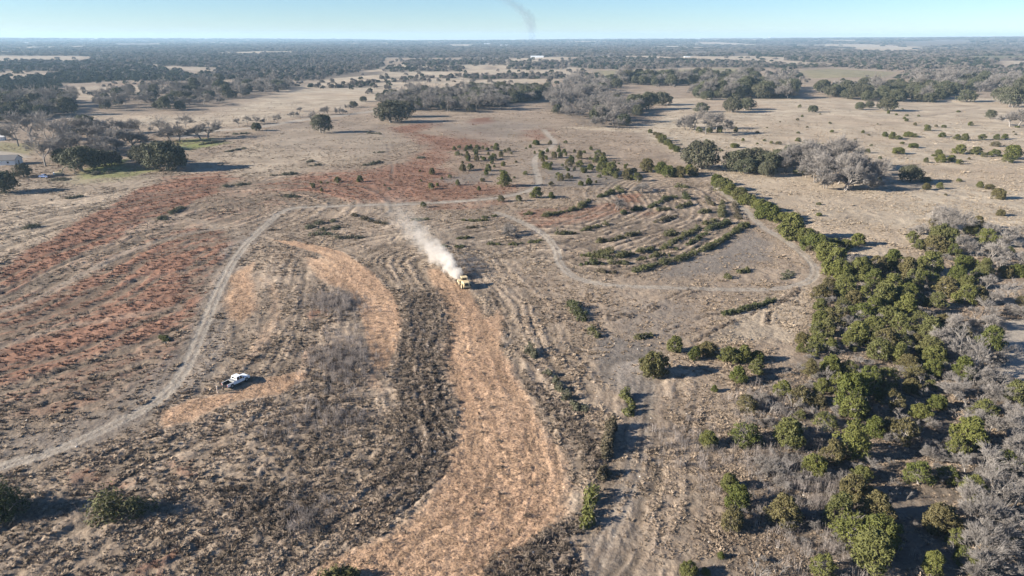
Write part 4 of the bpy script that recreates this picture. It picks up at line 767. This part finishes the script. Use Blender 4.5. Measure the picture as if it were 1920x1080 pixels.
def part(name, parent, m, boxes, bev=.02):
    bm = bmesh.new()
    for b in boxes: box(bm, *b)
    return bm_obj(name, bm, m, parent, bev)
def cyl(bm, c, axis, r, L, seg=20, r2=None):
    q = Vector(axis).to_track_quat('Z', 'Y').to_matrix().to_4x4(); bmesh.ops.create_cone(bm, cap_ends=True, segments=seg, radius1=r, radius2=r if r2 is None else r2, depth=L, matrix=Matrix.Translation(c) @ q)
def wheel(parent, x, y, r, w, lug=False):
    s = 1 if x > 0 else -1; bm = bmesh.new(); cyl(bm, (x, y, r), (1, 0, 0), r, w, 24)
    if lug:
        for k in range(16):
            a = k / 16 * 6.283; c = Vector((x, y + math.cos(a) * r * .97, r + math.sin(a) * r * .97)); bmesh.ops.create_cube(bm, size=1, matrix=Matrix.Translation(c) @ Matrix.Rotation(a, 4, 'X') @ Matrix.Diagonal((w * .9, r * .16, r * .09, 1)))
    t = bm_obj('wheel', bm, M_DTYRE if lug else M_TYRE, parent, .03 if not lug else 0); bm = bmesh.new(); cyl(bm, (x + s * w * .46, y, r), (1, 0, 0), r * .58, w * .14, 18); cyl(bm, (x + s * w * .54, y, r), (1, 0, 0), r * .2, w * .1, 10)
    bm_obj('rim', bm, M_YDUST if lug else M_RIM, t, .01)
def root(name, px, py, rz, label, cat, z=None):
    e = bpy.data.objects.new(name, None); C.objects.link(e); x, y = G(px, py); e.location = (x, y, float(height(x, y)) if z is None else z); e.rotation_euler = (0, 0, rz); tag(e, label, cat); return e
def smooth_ground(o, rad):
    """seat a thing on the mean of the ground under it"""
    a = rng.uniform(0, 6.28, 60); r_ = rad * np.sqrt(rng.uniform(0, 1, 60)); o.location.z = float(np.mean(height(o.location.x + r_ * np.cos(a), o.location.y + r_ * np.sin(a))))

def pickup(px, py, rz, label, paint, z=None, name='pickup_truck'):
    t = root(name, px, py, rz, label, 'truck', z); W = .98
    bm = bmesh.new()   # lower body: floor, hood and door sides with wheel gaps left by dark arches
    hull(bm, [[(x, -.55, .48), (x, -.55, 1.18), (x, 1.45, 1.16), (x, 2.55, 1.12), (x, 2.86, .98), (x, 2.9, .52)] for x in (-W, -W + .04, W - .04, W)])
    body = bm_obj('body', bm, paint, t, .05)
    part('hood', t, paint, [(-.86, .86, 1.42, 2.74, 1.1, 1.2, .08, .05, .2)], .04)
    cab = part('cab', t, paint, [(-.95, .95, -.55, 1.62, 1.1, 1.9, .17, .16, .78)], .06)
    for s in (-1, 1):
        for y0, y1 in ((-.33, .28), (.36, .98)):
            bm = bmesh.new(); x = s * .93; hull(bm, [[(x - .05 * s, y0, 1.2), (x - .05 * s, y1, 1.2), (x + .01 * s, y1, 1.2), (x + .01 * s, y0, 1.2)], [(x - .20 * s, y0 + .06, 1.78), (x - .20 * s, y1 - (.12 if y1 > .5 else .02), 1.78), (x - .105 * s, y1 - (.12 if y1 > .5 else .02), 1.78), (x - .105 * s, y0 + .06, 1.78)]]); bm_obj('side_window', bm, M_GLASS, cab)
        bm = bmesh.new(); box(bm, s * 1.0 - .02 + .04 * s, s * 1.0 + .02 + .04 * s, -.1, .06, .98, 1.02); bm_obj('door_handle', bm, M_CHROME, cab)
        part('mirror', t, M_BLACK, [(s * 1.1 - .12, s * 1.1 + .12, 1.02, 1.14, 1.2, 1.45)], .02)
        part('bed_side', t, paint, [(s * .93 - .05, s * .93 + .05, -2.9, -.55, .55, 1.22)], .03)
        part('headlight', t, M_LENS, [(s * .74 - .16, s * .74 + .16, 2.82, 2.93, .8, 1.0)], .02); part('tail_light', t, M_RED, [(s * .92 - .05, s * .92 + .05, -2.94, -2.89, .8, 1.12)], .01)
        part('wheel_arch', t, M_BLACK, [(s * .985 - .01, s * .985 + .01, 1.5, 2.36, .5, .92, 0, .12, .12), (s * .985 - .01, s * .985 + .01, -2.2, -1.34, .56, .94, 0, .12, .12)], 0)
        wheel(t, s * .86, 1.93, .41, .28); wheel(t, s * .86, -1.77, .41, .28)
    bm = bmesh.new(); hull(bm, [[(-.74, 1.63, 1.18), (.74, 1.63, 1.18), (.74, 1.61, 1.12), (-.74, 1.61, 1.12)], [(-.70, .9, 1.84), (.70, .9, 1.84), (.70, .82, 1.80), (-.70, .82, 1.80)]]); bm_obj('windscreen', bm, M_GLASS, cab)
    part('rear_window', cab, M_GLASS, [(-.72, .72, -.56, -.38, 1.28, 1.74, .08, .1, 0)], .01)
    part('bed_floor', t, M_BLACK, [(-.88, .88, -2.85, -.55, .6, .72)], 0); part('bed_liner', t, M_BLACK, [(-.88, -.84, -2.85, -.56, .72, 1.2), (.84, .88, -2.85, -.56, .72, 1.2), (-.84, .84, -.62, -.56, .72, 1.18)], 0)
    part('tailgate', t, M_BLACK, [(-.86, .86, -3.42, -2.88, .66, .73)], .02); part('tool_box', t, M_ALU, [(-.9, .9, -1.2, -.66, .95, 1.3)], .03)
    part('front_bumper', t, M_CHROME, [(-.98, .98, 2.84, 3.0, .42, .68)], .04); part('rear_bumper', t, M_CHROME, [(-.95, .95, -3.06, -2.9, .45, .63)], .03); part('grille', t, M_BLACK, [(-.55, .55, 2.84, 2.93, .7, 1.02)], .02)
    return t
tr = pickup(443, 716.5, -math.radians(31), 'white crew cab pickup parked on orange mulch with its tailgate down', M_WHITE); smooth_ground(tr, 2.5)
b2 = pickup(84, 333, math.radians(75), 'blue pickup parked at the farmstead beside the excavator', M_BLUE); smooth_ground(b2, 2)

# wheeled mulching tractor, rear grille towards the camera
mt = root('mulching_tractor', 871, 535, math.radians(17), 'dusty yellow four-wheeled mulching tractor driving into its own dust cloud', 'tractor'); smooth_ground(mt, 3)
part('chassis', mt, M_STEEL, [(-.65, .65, -2.6, 2.2, .75, 1.15)], .04)
eh = part('engine_hood', mt, M_YEL, [(-.98, .98, -3.0, -.35, 1.0, 2.15, .10, .12, .05)], .08)
part('grille', eh, M_BLACK, [(-.52, .52, -3.03, -2.86, 1.25, 1.85)], .01); part('grille_frame', eh, M_YDUST, [(-.72, -.54, -3.06, -2.9, 1.15, 1.95), (.54, .72, -3.06, -2.9, 1.15, 1.95)], .01)
part('rear_bumper', mt, M_YEL, [(-1.05, 1.05, -3.2, -2.95, .7, 1.05)], .04)
cb = part('cab', mt, M_YEL, [(-.82, .82, -.3, 1.25, 1.15, 1.75), (-.82, -.72, -.3, -.18, 1.75, 2.85), (.72, .82, -.3, -.18, 1.75, 2.85), (-.82, -.72, 1.13, 1.25, 1.75, 2.85), (.72, .82, 1.13, 1.25, 1.75, 2.85)], .02)
part('window', cb, M_GLASS, [(-.78, .78, -.26, 1.21, 1.75, 2.84)], .01); part('cab_roof', cb, M_YEL, [(-.98, .98, -.5, 1.45, 2.84, 3.0, .08, .08, .08)], .03)
for s in (-1, 1):
    wheel(mt, s * 1.08, -1.75, .78, .62, True); wheel(mt, s * 1.08, 1.35, .78, .62, True)
    part('fender', mt, M_YEL, [(s * 1.08 - .34, s * 1.08 + .34, -2.5, -1.0, 1.6, 1.72, .02, .25, .25)], .03); part('fender', mt, M_YEL, [(s * 1.08 - .34, s * 1.08 + .34, .6, 2.1, 1.6, 1.72, .02, .25, .25)], .03)
    part('push_arm', mt, M_YEL, [(s * .55 - .1, s * .55 + .1, 1.9, 3.2, .7, 1.0)], .03)
bm = bmesh.new(); cyl(bm, (.5, -.8, 2.55), (0, 0, 1), .07, .9, 12); bm_obj('exhaust', bm, M_STEEL, mt)
hd = part('mulcher_head', mt, M_YDUST, [(-1.35, 1.35, 2.9, 4.0, .35, 1.3, .05, .1, .5)], .05); bm = bmesh.new(); cyl(bm, (0, 3.75, .42), (1, 0, 0), .34, 2.5, 18)
for k in range(40):
    a = k * 2.4; bmesh.ops.create_cube(bm, size=.14, matrix=Matrix.Translation((-1.2 + k * .0615, 3.75 + math.cos(a) * .38, .42 + math.sin(a) * .38)))
bm_obj('rotor', bm, M_STEEL, hd)

# excavator at the farmstead
ex = root('excavator', 113, 329, math.radians(-60), 'yellow tracked excavator with its boom raised over a brush pile at the farmstead', 'excavator'); smooth_ground(ex, 3)
for s in (-1, 1):
    bm = bmesh.new(); hull(bm, [[(x, -1.9, .15), (x, -2.1, .5), (x, -1.9, .85), (x, 1.9, .85), (x, 2.1, .5), (x, 1.9, .15), (x, 1.6, 0), (x, -1.6, 0)] for x in (s * 1.2 - .3, s * 1.2 + .3)]); bm_obj('track', bm, M_STEEL, ex, .03)
part('undercarriage', ex, M_STEEL, [(-.9, .9, -1, 1, .45, 1.0)], .03); part('house', ex, M_YEL, [(-1.3, 1.3, -2.6, .9, 1.0, 2.0, .08, .1, .1)], .08); part('counterweight', ex, M_WHITE, [(-1.32, 1.32, -3.0, -2.45, 1.0, 1.9)], .12)
cb = part('cab', ex, M_YEL, [(-1.25, -.35, -.4, 1.35, 1.5, 2.95, .06, .05, .25)], .05); part('window', cb, M_GLASS, [(-1.27, -.33, -.2, 1.1, 2.1, 2.75, .06, .05, .2)], .01)
def arm(name, pts, w, h0, h1, parent, m):
    bm = bmesh.new(); secs = []
    for k, (y, z) in enumerate(pts):
        a = pts[min(k + 1, len(pts) - 1)]; b = pts[max(k - 1, 0)]; d = Vector((0, a[0] - b[0], a[1] - b[1])).normalized(); n = Vector((0, -d.z, d.y)); h = h0 + (h1 - h0) * k / (len(pts) - 1); p = Vector((.15, y, z))
        secs.append([p + n * h / 2 + Vector((-w, 0, 0)), p + n * h / 2 + Vector((w, 0, 0)), p - n * h / 2 + Vector((w, 0, 0)), p - n * h / 2 + Vector((-w, 0, 0))])
    hull(bm, secs); return bm_obj(name, bm, m, parent, .02)
arm('boom', [(.8, 1.6), (1.8, 3.6), (3.0, 4.8), (4.6, 5.0), (6.2, 4.5)], .22, .6, .4, ex, M_YEL); arm('stick', [(6.0, 4.9), (6.8, 3.6), (7.2, 1.6)], .16, .5, .3, ex, M_YEL); arm('bucket', [(7.2, 1.7), (7.6, 1.0), (7.2, .5), (6.4, .6)], .5, .3, .5, ex, M_STEEL)
e = brush([(100,337),(128,337)], 3.4, 1.7, 'heap of cut grey brush piled below the excavator boom', m=MO, dens=2.2, name='brush_pile'); e['category'] = 'brush pile'
e = brush([(172,328),(205,325)], 3.4, 1.6, 'brown brush pile on the lawn edge east of the excavator', m=MO, dens=2, name='brush_pile'); e['category'] = 'brush pile'

def house(name, px, py, rz, L, W, h, rh, label, wall, roof, cat='house', win=3):
    t = root(name, px, py, rz, label, cat); smooth_ground(t, 4); l, w = L / 2, W / 2
    bm = bmesh.new(); hull(bm, [[(x, -w, -.3), (x, -w, h), (x, 0, h + rh - .05), (x, w, h), (x, w, -.3)] for x in (-l, l)]); bm_obj('wall', bm, wall, t)
    bm = bmesh.new(); o = .45; k = rh / w
    for s in (-1, 1): hull(bm, [[(x, s * (w + o), h - o * k), (x, 0, h + rh), (x, 0, h + rh + .16), (x, s * (w + o), h - o * k + .16)] for x in (-l - o, l + o)])
    rf = bm_obj('roof', bm, roof, t)
    for k in range(win):
        x = -l + (k + .5) * L / win
        for s in (-1, 1): f = part('window', t, M_WALL, [(x - .65, x + .65, s * (w + .02) - .03, s * (w + .02) + .03, .95, 2.15)], 0); part('pane', f, M_GLASS, [(x - .55, x + .55, s * (w + .05) - .02, s * (w + .05) + .02, 1.05, 2.05)], 0)
    for s in (-1, 1): part('door', t, M_WOOD, [(s * (l + .02) - .03, s * (l + .02) + .03, -.5, .5, 0, 2.1)], 0)
    return t
house('farm_house', -2, 308, math.radians(8), 22, 9, 3.0, 2.2, 'white farmhouse with a dark grey gable roof behind an oak', M_WALL, M_ROOF)
house('farm_shed', 0, 263, math.radians(20), 7, 5, 2.6, 1.4, 'small white shed on the lawn behind the farmhouse', M_WALL, M_WALL, 'shed', 1)
house('barn', 1007, 108.5, 0, 46, 20, 5, 3, 'long barn with a pale blue-white metal roof before the far wood', M_WALL, M_TINR, 'barn', 3)
for i, (a, s, lb) in enumerate([((1288,107), 22, 'white far-off shed at the edge of the right-hand woodland clearing'), ((913,84.5), 60, 'tiny white building lost in the far woodland beside two others'), ((945,86.5), 60, 'pale far building standing below a smaller white one in the woodland'), ((52,84), 50, 'pinkish-white far building in the woodland near the horizon'), ((1445,76.5), 120, 'pale far roof just below the horizon on a tan field'), ((1587,99.5), 40, 'white far building on a clearing under dark trees')]): house('barn', *a, .1 * i, s, s * .45, s * .12, s * .06, lb, M_WALL, M_TINR, 'barn', 2)
pl = root('utility_pole', 563, 224, 0, 'bare wooden utility pole standing beside the gravel road', 'pole'); bm = bmesh.new(); cyl(bm, (0, 0, 5), (0, 0, 1), .16, 10.4, 10, .11); bm_obj('pole', bm, M_WOOD, pl); part('cross_arm', pl, M_WOOD, [(-1.1, 1.1, -.07, .07, 9.3, 9.46)], .01)

# people
def cloth(name, c): return paint_mat(name, c, .9, dirt=.05)
M_SKIN = mat('skin', (.45, .27, .19), .6)
def skin_obj(name, J, E_, R, m, parent, sub=2, rootv=0):
    me = bpy.data.meshes.new(name); me.from_pydata(J, E_, []); me.materials.append(m); o = put(name, me, parent); md = o.modifiers.new('skin', 'SKIN'); md.use_smooth_shade = True
    sv = me.skin_vertices[0].data
    for i, r_ in enumerate(R): sv[i].radius = (r_, r_) if not isinstance(r_, tuple) else r_; sv[i].use_root = i == rootv
    s = o.modifiers.new('sub', 'SUBSURF'); s.levels = sub; s.render_levels = sub; return o
def person(px, py, rz, label, shirt, trousers, hat, step=.12):
    t = root('person', px, py, rz, label, 'person')
    J = [(0, 0, .98), (0, 0, 1.15), (0, .0, 1.38), (0, .0, 1.5), (0, .02, 1.58), (0, .03, 1.68), (0, .03, 1.76)]; E_ = [(0, 1), (1, 2), (2, 3), (3, 4), (4, 5), (5, 6)]; R = [(.15, .11), (.15, .11), (.17, .11), .06, .065, .092, .06]
    def add(p, pr, r_): J.append(p); R.append(r_); E_.append((pr, len(J) - 1)); return len(J) - 1
    nose = add((0, .13, 1.66), 5, .018)
    for s in (-1, 1):
        sh = add((s * .19, 0, 1.43), 2, .062); el = add((s * .26, -.02, 1.15), sh, .045); wr = add((s * .25, .1, .92), el, .033); hd_ = add((s * .25, .13, .85), wr, (.042, .025))
        for k in range(4): f1 = add((s * (.25 + (k - 1.5) * .02), .16, .81), hd_, .0095); add((s * (.25 + (k - 1.5) * .02), .165, .76 + .008 * abs(k - 1.5)), f1, .008)
        add((s * .205, .165, .83), hd_, .010)
        hp = add((s * .1, 0, .9), 0, .095); kn = add((s * .12, step * s * .5 + .02, .5), hp, .06); an = add((s * .12, step * s, .09), kn, .04); add((s * .13, step * s + .17, .04), an, (.045, .035))
    skin_obj('body', J, E_, R, M_SKIN, t)
    j = [(0, 0, .9), (0, 0, 1.15), (0, 0, 1.4), (0, 0, 1.49)]; r_ = [(.175, .135), (.175, .13), (.195, .135), .08]; e_ = [(0, 1), (1, 2), (2, 3)]
    for s in (-1, 1): n0 = len(j); j += [(s * .2, 0, 1.43), (s * .265, -.02, 1.15), (s * .25, .09, .95)]; r_ += [.08, .064, .05]; e_ += [(2, n0), (n0, n0 + 1), (n0 + 1, n0 + 2)]
    skin_obj('shirt', j, e_, r_, shirt, t)
    j = [(0, 0, 1.0), (0, 0, .92)]; r_ = [(.165, .125), (.165, .125)]; e_ = [(0, 1)]
    for s in (-1, 1): n0 = len(j); j += [(s * .1, 0, .82), (s * .12, step * s * .5 + .02, .5), (s * .12, step * s, .1)]; r_ += [.108, .08, .062]; e_ += [(1, n0), (n0, n0 + 1), (n0 + 1, n0 + 2)]
    skin_obj('trousers', j, e_, r_, trousers, t)
    bm = bmesh.new(); cyl(bm, (0, .02, 1.76), (0, 0, 1), .11, .1, 16, .085); cyl(bm, (0, .06, 1.715), (0, 0, 1), .15, .02, 16); bm_obj('hat', bm, hat, t, .01, True)
    return t
person(407.8, 735.6, math.radians(-80), 'person in pale shirt and trousers standing on mulch behind the white pickup', cloth('pale_shirt', (.70, .60, .50)), cloth('pale_trousers', (.62, .52, .42)), cloth('pale_hat', (.72, .66, .58)))
person(418.5, 731, math.radians(-55), 'person in dark clothes and light cap at the lowered pickup tailgate', cloth('dark_shirt', (.025, .025, .03)), cloth('dark_trousers', (.02, .02, .024)), cloth('light_cap', (.6, .58, .54)))

# ------------------------------------------------------------------ dust, smoke and haze
def vol_mat(name, build, color, aniso=0.2, step=1.0, absorb=None):
    m = bpy.data.materials.new(name); m.use_nodes = True; q = NT(m); q.t.nodes.remove(q.b); out = q.t.nodes['Material Output']
    v = q.n('ShaderNodeVolumePrincipled'); v.inputs['Color'].default_value = (*color, 1); v.inputs['Anisotropy'].default_value = aniso
    if absorb: v.inputs['Absorption Color'].default_value = (*absorb, 1)
    d = build(q)
    if isinstance(d, float): v.inputs['Density'].default_value = d
    else: q.l(d, v.inputs['Density'])
    q.l(v.outputs[0], out.inputs['Volume']); m.cycles.volume_step_rate = step; return m
# dust trails from the mulcher head along the wind, rising and thinning
d0 = np.array(G(857, 521)); d1 = np.array(G(738, 388, 8)); dv = d1 - d0; DL = 95.0; yaw = math.atan2(dv[1], dv[0])
def dust_density(q):
    tc = q.n('ShaderNodeTexCoord').outputs['Object']; s = q.n('ShaderNodeSeparateXYZ'); q.l(tc, s.inputs[0]); x, y, z = s.outputs
    w = q.math('SUBTRACT', q.noise(tc, .16, 4, .6), .5); y = q.math('ADD', y, q.math('MULTIPLY', w, q.math('ADD', q.math('MULTIPLY', x, .07), 1.2)))
    zc = q.math('ADD', q.math('MULTIPLY', x, .085), 1.7); r_ = q.math('ADD', q.math('MULTIPLY', x, .10), 2.1)
    dz = q.math('SUBTRACT', z, zc); d = q.math('DIVIDE', q.math('SQRT', q.math('ADD', q.math('MULTIPLY', y, y), q.math('MULTIPLY', dz, dz))), r_)
    n = q.noise(tc, .3, 5, .6); shape = q.rng(q.math('ADD', d, q.math('MULTIPLY', q.math('SUBTRACT', n, .5), 3.2)), .85, .1, 0, 1, True)
    fall = q.math('ADD', q.math('MULTIPLY', q.math('EXPONENT', q.math('MULTIPLY', x, -.12)), 2.2), q.math('MULTIPLY', q.math('EXPONENT', q.math('MULTIPLY', x, -.02)), .045))
    fade = q.rng(x, DL, DL * .5, 0, 1, True); st = q.rng(x, -2.0, .6, 0, 1, True)
    return q.math('MULTIPLY', q.math('MULTIPLY', shape, fall), q.math('MULTIPLY', fade, st))
bm = bmesh.new(); secs = []
for x in (-3, DL):
    w = 4.5 + .15 * max(0, x); z1 = 5.5 + .18 * max(0, x); secs.append([(x, -w, -.6), (x, w, -.6), (x, w, z1), (x, -w, z1)])
hull(bm, secs); dust = bm_obj('dust_cloud', bm, vol_mat('dust', dust_density, (.86, .83, .79), .15, .35), None)
dust.location = (d0[0], d0[1], float(height(*d0))); dust.rotation_euler = (0, 0, yaw); tag(dust, 'white dust cloud streaming from the mulching tractor', 'dust', kind='stuff')
# thin smoke column beyond the horizon
def smoke_density(q):
    tc = q.n('ShaderNodeTexCoord').outputs['Object']; s = q.n('ShaderNodeSeparateXYZ'); q.l(tc, s.inputs[0]); x, y, z = s.outputs
    w = q.math('SUBTRACT', q.noise(tc, .006, 4, .6), .5); zz = q.math('MAXIMUM', q.math('SUBTRACT', z, 430.0), 0.0)
    xc = q.math('ADD', q.math('ADD', q.math('MULTIPLY', z, -.16), q.math('MULTIPLY', q.math('POWER', zz, 1.5), -.055)), q.math('MULTIPLY', w, 150.0))
    r_ = q.math('ADD', q.math('MULTIPLY', z, .2), 80.0); d = q.math('DIVIDE', q.math('ABSOLUTE', q.math('SUBTRACT', x, xc)), r_)
    n = q.noise(tc, .014, 4, .65); shape = q.rng(q.math('ADD', d, q.math('MULTIPLY', q.math('SUBTRACT', n, .5), 2.0)), 1.0, .1, 0, 1, True)
    return q.math('MULTIPLY', q.math('MULTIPLY', shape, .0058), q.rng(z, 150.0, 900.0, 1.0, .3))
bm = bmesh.new(); box(bm, -1000, 260, -60, 60, 0, 1100); sm = bm_obj('smoke_column', bm, vol_mat('smoke', smoke_density, (.42, .45, .50), .2, .5), None)
sm.location = (37 / F * 15600 * 1.0, 15600, -20); tag(sm, 'thin grey smoke column rising beyond the horizon', 'smoke', kind='stuff')
bm = bmesh.new(); box(bm, -15500, 15500, -60, 15200, -30, 135)
hz = bm_obj('haze', bm, vol_mat('haze', lambda q: 7.0e-5, (.50, .75, 1.0), .1), None); tag(hz, 'pale blue haze lying over the whole plain', 'haze', kind='stuff')
